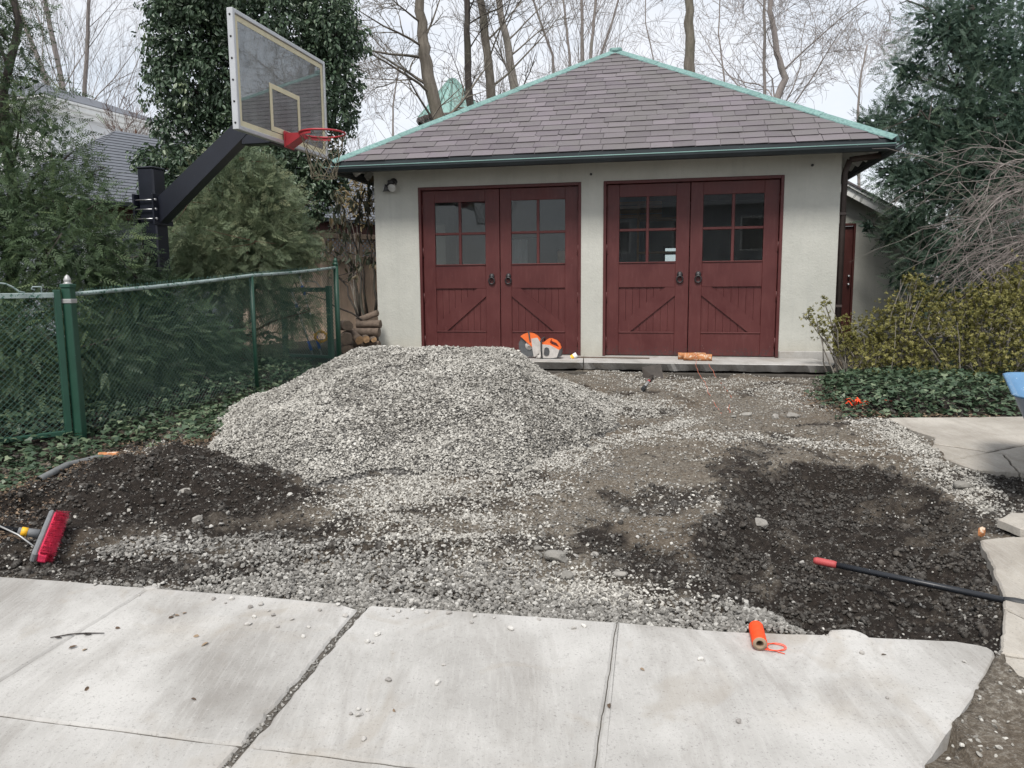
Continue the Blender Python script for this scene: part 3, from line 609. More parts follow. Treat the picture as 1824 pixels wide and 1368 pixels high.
# flood light on the wall
fl = empty('flood_light', LW(-3.08, 0, 2.47), R(-12)); tag(fl, 'twin-head flood light high on the left pier of the garage', 'lamp')
MB().lathe([(.0, 0), (.055, 0), (.055, .018), (.03, .03), (0, .03)], 12, Matrix.Translation((.03, 0, .04)) @ Matrix.Rotation(R(90), 4, 'X')).box((.01, -.06, .03), (.09, .08, .05), .01).build('mount', MT['iron'], fl)
hm = Matrix.Translation((.045, -.13, -.06)) @ Matrix.Rotation(R(118), 4, 'X'); h = MB().lathe([(.025, -.10), (.03, -.06), (.055, -.01), (.06, .0)], 12, hm, False).build('lamp_head', MT['soffit'], fl)
MB().lathe([(.0, .012), (.035, .008), (.058, -.002)], 12, hm, False).build('lens', MT['lamp'], h)
hm = Matrix.Translation((-.09, -.10, -.05)) @ Matrix.Rotation(R(-70), 4, 'Y') @ Matrix.Rotation(R(25), 4, 'X'); h = MB().lathe([(.025, -.10), (.03, -.06), (.055, -.01), (.06, .0)], 12, hm, False).build('lamp_head', MT['dust_black'], fl)
MB().lathe([(.0, .012), (.035, .008), (.058, -.002)], 12, hm, False).build('lens', MT['lamp'], h)
MB().tube([(.03, -.04, .03), (.045, -.1, -.02)], .014, 6).tube([(.0, -.05, .03), (-.06, -.08, -.02)], .014, 6).build('arm', MT['iron'], fl)

# lean-to behind the right corner
LT = empty('lean_to', LW(WR, 3.45, 0), R(-12)); tag(LT, 'stucco lean-to with white rake board and narrow brown door behind the garage corner', 'shed')
z0, z1, wd = 3.03, 1.78, 2.15
mb = MB(); PR = Matrix(((1, 0, 0, 0), (0, 0, -1, .15), (0, 1, 0, 0), (0, 0, 0, 1)))
mb.prism([(0.0, -.1), (.52, -.1), (.52, 1.97), (.93, 1.97), (.93, -.1), (wd, -.1), (wd, z1 - .05), (0.0, z0 - .05)], 0, .15, PR); mb.build('wall', MT['stucco'], LT)
dd = MB().span((.55, .04, .02), (.90, .08, 1.95), .004).build('door', MT['door_brown'], LT); MB().span((.90, -.005, 0), (.935, .1, 2.0), .004).span((.515, -.005, 1.955), (.90, .1, 2.0), .004).span((.515, -.005, 0), (.55, .1, 1.95), .004).build('door_frame', MT['door_brown'], LT)
for hz in (.96, 1.10): MB().lathe([(.0, 0), (.022, 0), (.012, .02), (.024, .035), (.02, .05), (0, .052)], 10, Matrix.Translation((.855, .04, hz)) @ Matrix.Rotation(R(90), 4, 'X')).build('knob', MT['steel'], dd)
sl2 = (z0 - z1) / wd
mb = MB(); mb.prism([(-.02, z0 - .16), (wd + .3, z1 - .3 * sl2 - .16), (wd + .3, z1 - .3 * sl2 - .02), (-.02, z0 - .02)], 0, .03, Matrix(((1, 0, 0, 0), (0, 0, -1, -.22), (0, 1, 0, 0), (0, 0, 0, 1)))); mb.build('rake_board', MT['white'], LT)
mb = MB(); mb.prism([(-.02, z0 - .018), (wd + .3, z1 - .3 * sl2 - .018), (wd + .3, z1 - .3 * sl2 + .03), (-.02, z0 + .03)], 0, .06, Matrix(((1, 0, 0, 0), (0, 0, -1, -.235), (0, 1, 0, 0), (0, 0, 0, 1)))); mb.build('rake_trim', MT['white'], LT)
mb = MB(); mb.prism([(-.02, z0 + .032), (wd + .34, z1 - .34 * sl2 + .032), (wd + .34, z1 - .34 * sl2 + .065), (-.02, z0 + .065)], -2.6, .32, Matrix(((1, 0, 0, 0), (0, 0, -1, 0), (0, 1, 0, 0), (0, 0, 0, 1)))); mb.build('roof', MT['slate'], LT)

# apron slab in front of the doors
AP = MB().span((-3.3, -.93, -.30), (3.2, -.05, -.13)).build('pavement', MT['dirt_dark'], None); AP.matrix_world = GM
tag(AP, 'narrow concrete apron along the foot of the garage doors', 'pavement', kind='structure')
def apron_piece(pts, th=.105):
    mb = MB(); n0 = len(pts); P = []
    for i in range(n0):
        a, b = Vector(pts[i]), Vector(pts[(i + 1) % n0]); k = max(1, int((b - a).length / .05))
        for j in range(k): P.append(a.lerp(b, j / k))
    x = np.array([p.x for p in P]); y = np.array([p.y for p in P]); fr = np.array(y < -.3, float)
    y2 = y + fr * (fbm(x, y, 5, 4, 61) - .5) * .05; yb = y2 + fr * (.05 + .14 * (fbm(x, y, 7, 3, 62) - .3)); n = len(P)
    mb.add([(x[i], y2[i] + .008 * fr[i], 0) for i in range(n)] + [(x[i], y2[i], -.008) for i in range(n)] + [(x[i], yb[i], -th - .02 * (fbm(x[i:i+1], y[i:i+1], 6, 3, 63)[0] - .5)) for i in range(n)],
           [list(range(n))] + [[k * n + i, (k + 1) * n + i, (k + 1) * n + (i + 1) % n, k * n + (i + 1) % n] for k in (0, 1) for i in range(n)])
    mb.build('slab', MT['concrete'], AP)
apron_piece([(-3.25, -.88), (-.18, -.86), (-.27, -.004), (-3.25, -.004)]); apron_piece([(-.165, -.86), (2.92, -.84), (2.98, -.60), (2.80, -.004), (-.255, -.004)])
MB().span((-.33, -.005, -.10), (-.27, .04, .0)).build('threshold', MT['concrete'], AP)
MB().span((D1[0], -.004, -.08), (D1[1], .25, .004)).build('threshold', MT['concrete'], AP); MB().span((D2[0], -.004, -.08), (D2[1], .25, .004)).build('threshold', MT['concrete'], AP)
# things behind the panes
sh = empty('shelf_unit', LW(.35, 2.2, 0), R(-12)); tag(sh, 'wooden shelving stacked with boards behind the left panes of the right doors', 'shelves')
for hz in (.4, .95, 1.5, 2.05): MB().span((.0, 0, hz), (.75, .45, hz + .03)).build('shelf', MT['lumber'], sh)
for x_ in (.0, .73):
    MB().span((x_, .0, 0), (x_ + .04, .04, 2.35)).build('post', MT['lumber'], sh)
for i, hz in enumerate((2.09, 2.17, 2.24, 2.31)): tag(MB().span((-.5, .05 + .03 * i, hz), (.4, .2 + .03 * i, hz + .05)).build('board', MT['lumber'], sh))
t = empty('work_bench', LW(1.35, 4.0, 0), R(-12)); tag(t, 'work bench seen through the right panes of the right doors', 'bench')
MB().span((0, 0, .86), (1.4, .6, .92)).build('bench_top', MT['lumber'], t)
for x_ in (.05, 1.28): MB().span((x_, .05, 0), (x_ + .08, .5, .86)).build('leg', MT['lumber'], t)
for i, (x_, wd_, hh, mt) in enumerate(((1.45, .3, .32, 'plaster'), (1.9, .34, .22, 'lumber'), (2.35, .25, .38, 'inner_dark'))):
    b = MB().span((0, 0, 0), (wd_, .3, hh), .01).build('box', MT[mt], None); b.matrix_world = GM @ Matrix.Translation((x_, 4.15, .92)); tag(b, ['tan box on the work bench nearest the window', 'brown box in the middle of the work bench', 'tall dark box at the right end of the work bench'][i], 'box')
# ------------------------------------------------------------------ part two
# ------------------------------------------------------------------ scattered stones (geometry nodes on hand-placed points)
def scatter(name, P, S, shade, m, variants=5, seed=0, rough=.75, parent=None, flat=True):
    n = len(P); me = bpy.data.meshes.new(name); me.vertices.add(n); me.vertices.foreach_set('co', np.ascontiguousarray(P, np.float32).ravel())
    rg = np.random.default_rng(seed)
    rot = np.stack([rg.normal(0, .5, n), rg.normal(0, .5, n), rg.uniform(0, 6.28, n)], -1)
    for nm, ty, arr in (('rot', 'FLOAT_VECTOR', rot), ('scl', 'FLOAT_VECTOR', S), ('shade', 'FLOAT', shade)):
        a = me.attributes.new(nm, ty, 'POINT'); a.data.foreach_set('vector' if ty == 'FLOAT_VECTOR' else 'value', np.ascontiguousarray(arr, np.float32).ravel())
    a = me.attributes.new('pick', 'INT', 'POINT'); a.data.foreach_set('value', rg.integers(0, variants, n).astype(np.int32))
    o = obj(name, me, m, parent)
    ng = bpy.data.node_groups.new(name + '_nodes', 'GeometryNodeTree'); ng.is_modifier = True
    ng.interface.new_socket('Geometry', in_out='INPUT', socket_type='NodeSocketGeometry'); ng.interface.new_socket('Geometry', in_out='OUTPUT', socket_type='NodeSocketGeometry')
    N_ = ng.nodes.new; K = ng.links.new; gi = N_('NodeGroupInput'); go = N_('NodeGroupOutput'); ip = N_('GeometryNodeInstanceOnPoints'); jn = N_('GeometryNodeJoinGeometry')
    for v in range(variants):
        ic = N_('GeometryNodeMeshIcoSphere'); ic.inputs['Radius'].default_value = 1.0; ic.inputs['Subdivisions'].default_value = 2
        po = N_('GeometryNodeInputPosition'); ad = N_('ShaderNodeVectorMath'); ad.operation = 'ADD'; ad.inputs[1].default_value = (v * 7.3 + seed, v * 3.1, 5.0)
        no = N_('ShaderNodeTexNoise'); no.inputs['Scale'].default_value = .95; no.inputs['Detail'].default_value = 1.0; K(po.outputs[0], ad.inputs[0]); K(ad.outputs[0], no.inputs['Vector'])
        sb = N_('ShaderNodeVectorMath'); sb.operation = 'SUBTRACT'; sb.inputs[1].default_value = (.5, .5, .5); K(no.outputs['Color'], sb.inputs[0])
        ml = N_('ShaderNodeVectorMath'); ml.operation = 'SCALE'; ml.inputs['Scale'].default_value = rough * 2.2; K(sb.outputs[0], ml.inputs[0])
        sp = N_('GeometryNodeSetPosition'); K(ic.outputs['Mesh'], sp.inputs['Geometry']); K(ml.outputs[0], sp.inputs['Offset'])
        sm = N_('GeometryNodeSetMaterial'); sm.inputs['Material'].default_value = m; K(sp.outputs[0], sm.inputs[0])
        ss = N_('GeometryNodeSetShadeSmooth'); ss.inputs['Shade Smooth'].default_value = not flat; K(sm.outputs[0], ss.inputs[0])
        g2 = N_('GeometryNodeGeometryToInstance'); K(ss.outputs[0], g2.inputs[0]); K(g2.outputs[0], jn.inputs[0])
    def na(nm, ty): q = N_('GeometryNodeInputNamedAttribute'); q.data_type = ty; q.inputs['Name'].default_value = nm; return next(s for s in q.outputs if s.enabled and s.name == 'Attribute')
    K(gi.outputs[0], ip.inputs['Points']); K(jn.outputs[0], ip.inputs['Instance']); ip.inputs['Pick Instance'].default_value = True
    K(na('pick', 'INT'), ip.inputs['Instance Index']); K(na('scl', 'FLOAT_VECTOR'), ip.inputs['Scale'])
    er = N_('FunctionNodeEulerToRotation'); K(na('rot', 'FLOAT_VECTOR'), er.inputs[0]); K(er.outputs[0], ip.inputs['Rotation'])
    K(ip.outputs[0], go.inputs[0]); md = o.modifiers.new('scatter', 'NODES'); md.node_group = ng
    return o
def sizes(n, lo, hi, rg, flat=.62):
    s = lo + (hi - lo) * rg.beta(2, 3.2, n); return np.stack([s * rg.uniform(.75, 1.3, n), s * rg.uniform(.65, 1.1, n), s * flat * rg.uniform(.7, 1.2, n)], -1)

# the gravel pile
px_, py_ = np.meshgrid(np.arange(-3.2, 2.0, .05), np.arange(4.7, 9.9, .05)); ph = pile_h(px_, py_)
pz = base(py_) - .03 + np.maximum(ph, -.12) + (fbm(px_, py_, 16, 3, 77) - .5) * .035
nx, ny = px_.shape[1], px_.shape[0]; ii = np.arange(nx * ny).reshape(ny, nx); fq = np.stack([ii[:-1, :-1], ii[:-1, 1:], ii[1:, 1:], ii[1:, :-1]], -1).reshape(-1, 4)
keep = (ph.ravel()[fq] > -.11).any(1)
pile = obj('gravel_pile', np_mesh('gravel_pile', np.stack([px_, py_, pz], -1).reshape(-1, 3), fq[keep]), MT['core']); tag(pile, 'big heap of pale crushed gravel in front of the left garage doors', 'gravel pile')
rg = np.random.default_rng(11); n = 190000; X = rg.uniform(-3.1, 1.9, n); Y = rg.uniform(4.8, 9.4, n); H = pile_h(X, Y)
ok = (H > -.012 + .03 * (rg.random(n) - .3)); X, Y, H = X[ok], Y[ok], H[ok]
Z = base(Y) - .03 + np.maximum(H, 0) + (fbm(X, Y, 16, 3, 77) - .5) * .035 + rg.uniform(-.004, .012, len(X))
Z = np.maximum(Z, ground_z(X, Y) + .002)
patch = fbm(X, Y, 2.2, 3, 88); right = smooth(-.5, .7, X) * smooth(7.3, 6.6, Y) * .26 + smooth(.46, .62, patch) * .22 + .06
shd = np.clip(rg.beta(2.6, 1.7, len(X)) - right * rg.random(len(X)) * 1.6, 0, 1)
szs = sizes(len(X), .0036, .0125, rg) * np.where(rg.random(len(X)) < .05, 1.55, 1)[:, None]
tag(scatter('gravel_stones', np.stack([X, Y, Z], -1), szs, shd, MT['gravel'], 6, 3, parent=pile), kind='stuff')

# spread gravel over the yard
def density(X, Y, caps):
    d = np.zeros_like(X)
    for a, b, wd, v in caps: d = np.maximum(d, v * np.exp(-(seg_d(X, Y, G(*a), G(*b)) / wd) ** 2))
    return d
rg = np.random.default_rng(12); n = 800000; X = rg.uniform(-3.2, 4.3, n); Y = rg.uniform(2.0, 9.95, n)
solid = np.maximum(np.maximum(poly_sd(X, Y, DRIVE), poly_sd(X, Y, WALK_UP)), poly_sd(X, Y, WALK_LOW)); pitd = poly_sd(X, Y, PIT); md_ = poly_sd(X, Y, MOUND)
patchy = smooth(.36, .58, fbm(X, Y, 3.2, 4, 51))
caps = [((520, 815), (720, 862), .13, 1.0), ((700, 865), (960, 800), .34, .95), ((820, 850), (1010, 795), .14, .8), ((1010, 795), (1230, 742), .13, .75), ((1120, 775), (1330, 772), .14, .35), ((1330, 772), (1600, 792), .12, .35), ((1560, 752), (1650, 800), .16, .95), ((1650, 800), (1740, 870), .14, .95), ((1740, 870), (1800, 915), .12, .6),
        ((640, 880), (900, 950), .26, .42), ((620, 890), (760, 1000), .20, .25), ((880, 985), (1130, 1065), .18, 1.0), ((930, 890), (760, 930), .12, .8), ((1240, 770), (1420, 775), .12, .5), ((1000, 700), (1130, 720), .4, .5), ((1110, 660), (1420, 690), .5, .16), ((1500, 700), (1560, 742), .2, .3), ((860, 900), (960, 870), .2, .5), ((1700, 868), (1824, 900), .2, .4), ((1800, 1230), (1700, 1368), .14, .03)]
de = density(X, Y, caps) * (.25 + .75 * patchy) + .005 + .06 * smooth(.54, .68, fbm(X, Y, 2.1, 5, 56)) * (Y > 3.2)
de = np.where(pitd > -.05, .0012, de); de = np.where(md_ > .1, np.minimum(de, .0035), de); de *= (solid < -.01) & (pile_h(X, Y) < .02) & (Y < 9.95)
de *= (poly_sd(X, Y, BED_R) < .05) & (X > -3.25 + .3175 * (Y - 6.3))
ok = rg.random(n) < de; X, Y = X[ok], Y[ok]
tag(scatter('gravel', np.stack([X, Y, ground_z(X, Y) + rg.uniform(-.002, .009, len(X))], -1), sizes(len(X), .0038, .0125, rg), rg.beta(1.7, 2.0, len(X)), MT['gravel'], 6, 5), 'pale crushed gravel spread over the dug-up yard', 'gravel', kind='stuff')
# greyer, larger stones along the edge of the drive
rg = np.random.default_rng(13); n = 220000; X = rg.uniform(-3.3, 2.6, n); Y = rg.uniform(2.7, 5.2, n); solid = poly_sd(X, Y, DRIVE)
caps = [((360, 1036), (480, 1046), .10, .35), ((450, 1040), (760, 1066), .15, 1.0), ((760, 1066), (1110, 1092), .15, 1.0), ((1110, 1088), (1390, 1112), .11, .95), ((520, 1000), (900, 1030), .2, .6), ((220, 968), (380, 955), .11, .4), ((400, 960), (560, 990), .2, .25), ((1200, 1075), (1400, 1105), .10, .55), ((150, 1030), (330, 1040), .06, .2)]
de = density(X, Y, caps) * (.45 + .55 * smooth(.3, .5, fbm(X, Y, 5, 3, 52))) + .006; de = np.where(poly_sd(X, Y, PIT) > .05, .0022, de); de *= (solid < -.006)
ok = rg.random(n) < de; X, Y = X[ok], Y[ok]
zz = ground_z(X, Y) + rg.uniform(-.002, .014, len(X)) + .012 * density(X, Y, caps[:4])
tag(scatter('grey_gravel', np.stack([X, Y, zz], -1), sizes(len(X), .0048, .0155, rg), rg.beta(2.0, 2.2, len(X)), MT['gravel_grey'], 6, 7, flat=True), 'coarser grey stones banked along the edge of the driveway', 'gravel', kind='stuff')
# clods of dark soil
rg = np.random.default_rng(14); n = 200000; X = rg.uniform(-3.8, 4.2, n); Y = rg.uniform(2.75, 7.5, n); de = dark_mask(X, Y) ** 2 * (.3 + .7 * smooth(.4, .6, fbm(X, Y, 4, 3, 53))) + .01
solid = np.maximum(np.maximum(poly_sd(X, Y, DRIVE), poly_sd(X, Y, WALK_UP)), poly_sd(X, Y, WALK_LOW)); de *= (solid < -.01) & (pile_h(X, Y) < .02)
ok = rg.random(n) < de * .6; X, Y = X[ok], Y[ok]; s = sizes(len(X), .003, .015, rg, .8); s *= np.where(rg.random(len(X)) < .05, 2.3, 1)[:, None]
tag(scatter('soil_clods', np.stack([X, Y, ground_z(X, Y) + .002], -1), s, rg.beta(1.6, 2.5, len(X)), MT['clod'], 5, 9, rough=.6, flat=False), 'crumbled dark clods over the turned soil', 'soil', kind='stuff')

# fines and chips over the bare ground
rg = np.random.default_rng(15); n = 260000; Y = 2.75 + 7.2 * rg.random(n) ** 1.25; X = (rg.random(n) - .5) * (2.4 + Y * 1.25) + .35
solid = np.maximum(np.maximum(poly_sd(X, Y, DRIVE), poly_sd(X, Y, WALK_UP)), poly_sd(X, Y, WALK_LOW)); de = .2 + .8 * smooth(.4, .6, fbm(X, Y, 2.6, 4, 54)); de = de * (1 - .82 * np.clip(dark_mask(X, Y), 0, 1)); de *= (solid < -.005) & (pile_h(X, Y) < .02) & (poly_sd(X, Y, BED_R) < .1) & (X > -3.2 + .3175 * (Y - 6.3))
ok = rg.random(n) < de * .55; X, Y = X[ok], Y[ok]; Z = ground_z(X, Y) + .001; k = 500; t = rg.random(k) * 2.2; cx2 = L1.x + dirv.x * t + rg.normal(0, .008, k); cy2 = L1.y + dirv.y * t + rg.normal(0, .008, k)
X = np.concatenate([X, cx2]); Y = np.concatenate([Y, cy2]); Z = np.concatenate([Z, base(cy2) - .007])
tag(scatter('stone_chips', np.stack([X, Y, Z], -1), sizes(len(X), .002, .0085, rg, .7), rg.beta(1.5, 2.4, len(X)), MT['gravel_grey'], 4, 10), 'fine grey chips and grit trodden into the bare ground', 'grit', kind='stuff')

# ------------------------------------------------------------------ single stones
def rock_mesh(seed, sub=2, amp=.5):
    bm = bmesh.new(); bmesh.ops.create_icosphere(bm, subdivisions=sub, radius=1.0); rr = random.Random(seed); pl = []
    for _ in range(9):
        d = Vector((rr.gauss(0, 1), rr.gauss(0, 1), rr.gauss(0, 1))).normalized(); pl.append((d, rr.uniform(.55, .95)))
    for v in bm.verts:
        for d, k in pl + [(Vector((0, 0, 1)), .8)]:
            t = v.co.dot(d)
            if t > k: v.co -= d * (t - k)
        v.co *= 1 + rr.uniform(-.04, .04)
    me = bpy.data.meshes.new('rock'); bm.to_mesh(me); bm.free(); return me
RM = [rock_mesh(i) for i in range(6)]; RMP = []
for me in RM: me.materials.append(MT['pebble'])
RMR = [rock_mesh(20 + i, 3) for i in range(5)]
for me in RMR:
    me.materials.append(MT['rock'])
rr = random.Random(5)
peb = [(380, 1068), (413, 1068), (446, 1083), (478, 1089), (487, 1097), (455, 1063), (442, 1113), (453, 1100), (465, 1078), (402, 1075), (550, 1118), (495, 1117), (602, 1078), (570, 1088), (625, 1273), (639, 1264), (640, 1275), (655, 1266), (648, 1318), (675, 1128), (672, 1132), (654, 1144), (664, 1146), (692, 1213), (790, 1185), (780, 1218), (840, 1110), (910, 1121), (700, 1098), (710, 1090), (735, 1086), (760, 1092), (725, 1102), (800, 1093), (1040, 1116), (1022, 1120), (880, 1101), (1248, 1176), (1316, 1287), (1535, 1164), (1718, 1180), (1390, 1120), (1580, 1244), (540, 1135), (308, 1096), (248, 1061), (170, 1042), (520, 1104), (615, 1098), (690, 1086), (845, 1098), (960, 1104)]
for i, p in enumerate(peb):
    q = G(*p); s = rr.uniform(.006, .0135); o = obj('loose_stone', RM[i % 6]); o.location = q + Vector((0, 0, s * .45)); o.scale = (s * rr.uniform(.9, 1.4), s, s * .75); o.rotation_euler = (rr.uniform(-.3, .3), rr.uniform(-.3, .3), rr.uniform(0, 6))
    tag(o, 'small grey stone lying loose on the concrete driveway', 'stone', 'stones strewn on the concrete driveway')
rocks = [((992, 985), .055, 'rounded grey rock, the largest one in front of the gravel'), ((1058, 972), .028, 'tan stone right of the largest grey rock'), ((1104, 1008), .030, 'grey stone near the middle edge of the dark trench'), ((1112, 898), .03, 'white stone alone on bare soil in the middle of the yard'), ((1355, 905), .045, 'grey rock on the left bank of the dark pit'), ((1183, 930), .022, 'flat pale stone on the bare soil left of the pit'), ((1306, 738), .035, 'thin grey stone flake near the orange strings'), ((1330, 733), .04, 'grey stone chip beside the strings in front of the apron'), ((1380, 736), .035, 'low pale stone in front of the apron, second from the right'), ((1412, 735), .055, 'long flat stone in front of the apron, rightmost of its row'), ((1715, 862), .055, 'pale broken concrete lump at the upper right of the pit'), ((1085, 818), .02, 'dark brown clod on the pale soil, behind the bare middle'), ((330, 886), .03, 'bluish stone flake on the dark soil mound'), ((350, 916), .03, 'pale stone at the foot of the dark soil mound'), ((1010, 1012), .03, 'grey stone just below the largest rock'), ((960, 965), .026, 'stone just up left of the largest grey rock'), ((1600, 1258 - 130), .02, 'small stone on the dark floor of the pit')]
for i, (p, s, lab) in enumerate(rocks):
    q = G(*p); z = float(ground_z(np.array([q.x]), np.array([q.y]))[0]); o = obj('rock', RMR[i % 5]); o.location = (q.x, q.y, z + s * .35); o.scale = (s * 1.25, s * .95, s * .7); o.rotation_euler = (.2 * (i % 3 - 1), .1, i * 1.3); tag(o, lab, 'rock')
for i, (p, lab) in enumerate((((1509, 1131), 'pale concrete lump bulging from the driveway edge beside the orange spool'), ((266, 1047), 'small pale mortar lump on the driveway edge at left'))):
    q = G(*p); o = obj('concrete_lump', rock_mesh(40 + i, 3)); o.data.materials.append(MT['concrete']); o.location = (q.x, q.y, q.z - .012); o.scale = (.085, .045, .032) if i == 0 else (.05, .03, .022); o.rotation_euler = (0, 0, -.15); tag(o, lab, 'concrete')
sl2_ = [Vector(p) for p in gp((1778, 935), (1800, 922), (1880, 930), (1900, 965), (1815, 950))]; cx_ = cen(sl2_)
cl = slab(sl2_, .05, .035, MT['concrete_walk'], None, 'concrete_slab', .01); tag(cl, 'broken flat piece of concrete at the right edge above the lower walk', 'slab')

# ------------------------------------------------------------------ plants
def quad_leaves(n_side, axis_len=1.0, ll=.17, lw=.035, ang=50, droop=.05, taper=.6):
    V = []; F = []
    for i in range(n_side):
        t = (i + .5) / n_side; y = t * axis_len; l_ = ll * (1 - taper * t * t) * (.6 + .4 * min(1, 3 * t + .3))
        for s in (-1, 1):
            a = R(ang - 18 * t); d = np.array([s * math.sin(a), math.cos(a), -droop]); p = np.array([0, y + .01 * s, 0]); sd = np.array([math.cos(a), -s * math.sin(a), 0]) * lw / 2 * s
            o = len(V); V += [p, p + d * l_ * .5 + sd, p + d * l_, p + d * l_ * .5 - sd]; F.append([o, o + 1, o + 2, o + 3])
    o = len(V); V += [np.array([0, axis_len * .9, 0]), np.array([lw / 2, axis_len, 0]), np.array([0, axis_len + ll * .8, 0]), np.array([-lw / 2, axis_len, 0])]; F.append([o, o + 1, o + 2, o + 3])
    o = len(V); k = .008; V += [np.array([-k, 0, 0]), np.array([k, 0, 0]), np.array([k, axis_len, 0]), np.array([-k, axis_len, 0])]; F.append([o, o + 1, o + 2, o + 3])
    return np.array(V), np.array(F)
def fan_leaves():
    V = []; F = []
    def strip(p, a, l_, w_):
        d = np.array([math.sin(a), math.cos(a), -.15]); s = np.array([math.cos(a), -math.sin(a), 0]) * w_ / 2; o = len(V); V.extend([p, p + d * l_ * .55 + s, p + d * l_, p + d * l_ * .55 - s]); F.append([o, o + 1, o + 2, o + 3])
    for i in range(5):
        t = .12 + i * .17
        for s in (-1, 1):
            l_ = .46 * (1 - .6 * t); a = s * R(44 - 14 * t); p = np.array([0, t, -.03 * t]); strip(p, a, l_, .034); d = np.array([math.sin(a), math.cos(a), -.12]); strip(p + d * l_ * .35, a + (s if i % 2 else -s) * .6, l_ * .55, .03)
    strip(np.array([0, .85, 0]), 0, .28, .045); strip(np.array([0, 0, 0]), 0, 1.0, .02); return np.array(V), np.array(F)
def broad_leaf(wd=.55, fold=.12, curl=.15):                # one leaf along +y, two quads folded on the midrib
    V = np.array([[0, 0, 0], [-wd * .42, .25, fold], [-wd * .40, .66, fold * .8 - curl * .3], [0, 1, -curl], [wd * .40, .66, fold * .8 - curl * .3], [wd * .42, .25, fold]]); return V, np.array([[0, 3, 2, 1], [0, 5, 4, 3]])
def lobed_leaf():                                          # ivy
    V = np.array([[0, 0, 0], [-.42, -.08, .03], [-.50, .30, .05], [-.22, .52, .04], [0, 1, -.08], [.22, .52, .04], [.50, .30, .05], [.42, -.08, .03]]); return V, np.array([[0, 3, 2, 1], [0, 4, 3, 3], [0, 5, 4, 4], [0, 7, 6, 5]])[[0, 3]], np.array([[0, 4, 3], [0, 5, 4]])
def multi(tpl, places):                                    # combine several copies of a leaf into one spray
    V = []; F = []; o = 0
    for p, d, up, s in places:
        d = Vector(d).normalized(); x = d.cross(Vector(up)).normalized(); z = x.cross(d); M_ = np.array([x, d, z]).T * s; V.append(tpl[0] @ M_.T + np.array(p)); F.append(tpl[1] + o); o += len(tpl[0])
    return np.concatenate(V), np.concatenate(F)
def spread(tpl, P, D, S, sh, rg, roll=None, upbias=0.0):
    P, D = np.asarray(P), np.asarray(D); n = len(P); D = D / (np.linalg.norm(D, axis=1, keepdims=True) + 1e-9); ref = rg.normal(size=(n, 3)); ref[:, 2] += upbias
    ref = ref - D * np.sum(ref * D, 1, keepdims=True); Zv = ref / (np.linalg.norm(ref, axis=1, keepdims=True) + 1e-9); Xv = np.cross(D, Zv)
    Mx = np.stack([Xv, D, Zv], -1) * np.asarray(S)[:, None, None]; V = np.einsum('nij,vj->nvi', Mx, tpl[0]) + P[:, None, :]; k = len(tpl[0])
    F = (tpl[1][None] + (np.arange(n) * k)[:, None, None]).reshape(-1, tpl[1].shape[1]); shade = np.repeat(np.asarray(sh), k) + rg.normal(0, .06, n * k)
    return V.reshape(-1, 3), F, np.clip(shade, 0, 1)
def blob_pts(blobs, n, rg, lo=.35, jit=.18):
    C = np.array([[*AT(b[0], b[1], b[2])] for b in blobs]); Rr = np.array([b[3] for b in blobs]); wt = Rr ** 2.2 * np.array([b[4] if len(b) > 4 else 1 for b in blobs]); k = rg.choice(len(blobs), n, p=wt / wt.sum())
    d = rg.normal(size=(n, 3)); d /= np.linalg.norm(d, axis=1, keepdims=True); r = Rr[k] * (lo + (1 - lo) * rg.random(n) ** .6) * (1 + jit * rg.normal(size=n)); return C[k] + d * r[:, None] * np.array([1, 1, .92]), d, k, r / Rr[k]
def merge(parts):
    V = []; F = []; S = []; o = 0
    for v, f, s in parts: V.append(v); F.append(f + o); S.append(s); o += len(v)
    return np.concatenate(V), np.concatenate(F), np.concatenate(S)
YEW = quad_leaves(6, 1.0, .26, .062); ARB = fan_leaves(); OV_ = broad_leaf(); AZL = broad_leaf(.5, .1, .1)
LOBE_V = np.array([[0, 0, 0], [-.42, -.10, .03], [-.52, .32, .05], [-.20, .55, .04], [0, 1, -.10], [.20, .55, .04], [.52, .32, .05], [.42, -.10, .03]]); LOBE = (LOBE_V, np.array([[0, 3, 2, 1], [0, 7, 6, 5], [0, 5, 4, 3]]))
AZ_SPRAY = multi(AZL, [((0, .25 + .12 * (i % 3), 0), (math.sin(i * 2.4) * .9, .55 - .1 * (i % 2), math.cos(i * 2.4) * .9), (.1, 1, .2), .34) for i in range(8)] + [((0, .55, 0), (0, 1, .2), (0, 0, 1), .3)])
HANG = multi(OV_, [((.25 * math.sin(i * 2.1), .12 * i, .25 * math.cos(i * 2.1)), (.5 * math.sin(i * 2.1), .35, .5 * math.cos(i * 2.1) - .7), (math.sin(i), .3, 1), .62) for i in range(6)])
def limb(mb, a, b, r0, r1, n=5, sag=0, rr=random, sides=6):
    a, b = Vector(a), Vector(b); pts = []; ln = (b - a).length
    for i in range(n + 1):
        t = i / n; p = a.lerp(b, t) + Vector((rr.gauss(0, 1), rr.gauss(0, 1), rr.gauss(0, .6))) * ln * .018 * (1 if 0 < i < n else 0); p.z += sag * 4 * t * (1 - t); pts.append(p)
    mb.tube(pts, [r0 + (r1 - r0) * i / n for i in range(n + 1)], sides); return pts
def plant(name, label, cat, base_pt, crown, wood=None, mw=None, mc=None, group=None, crown_name='crown'):
    t = empty(name, base_pt); tag(t, label, cat, group); V, F, S = crown
    obj(crown_name, np_mesh(crown_name, V, F, S), mc, t, -Vector(base_pt))
    if wood is not None: wood.build('trunk', mw, t, -Vector(base_pt))
    return t
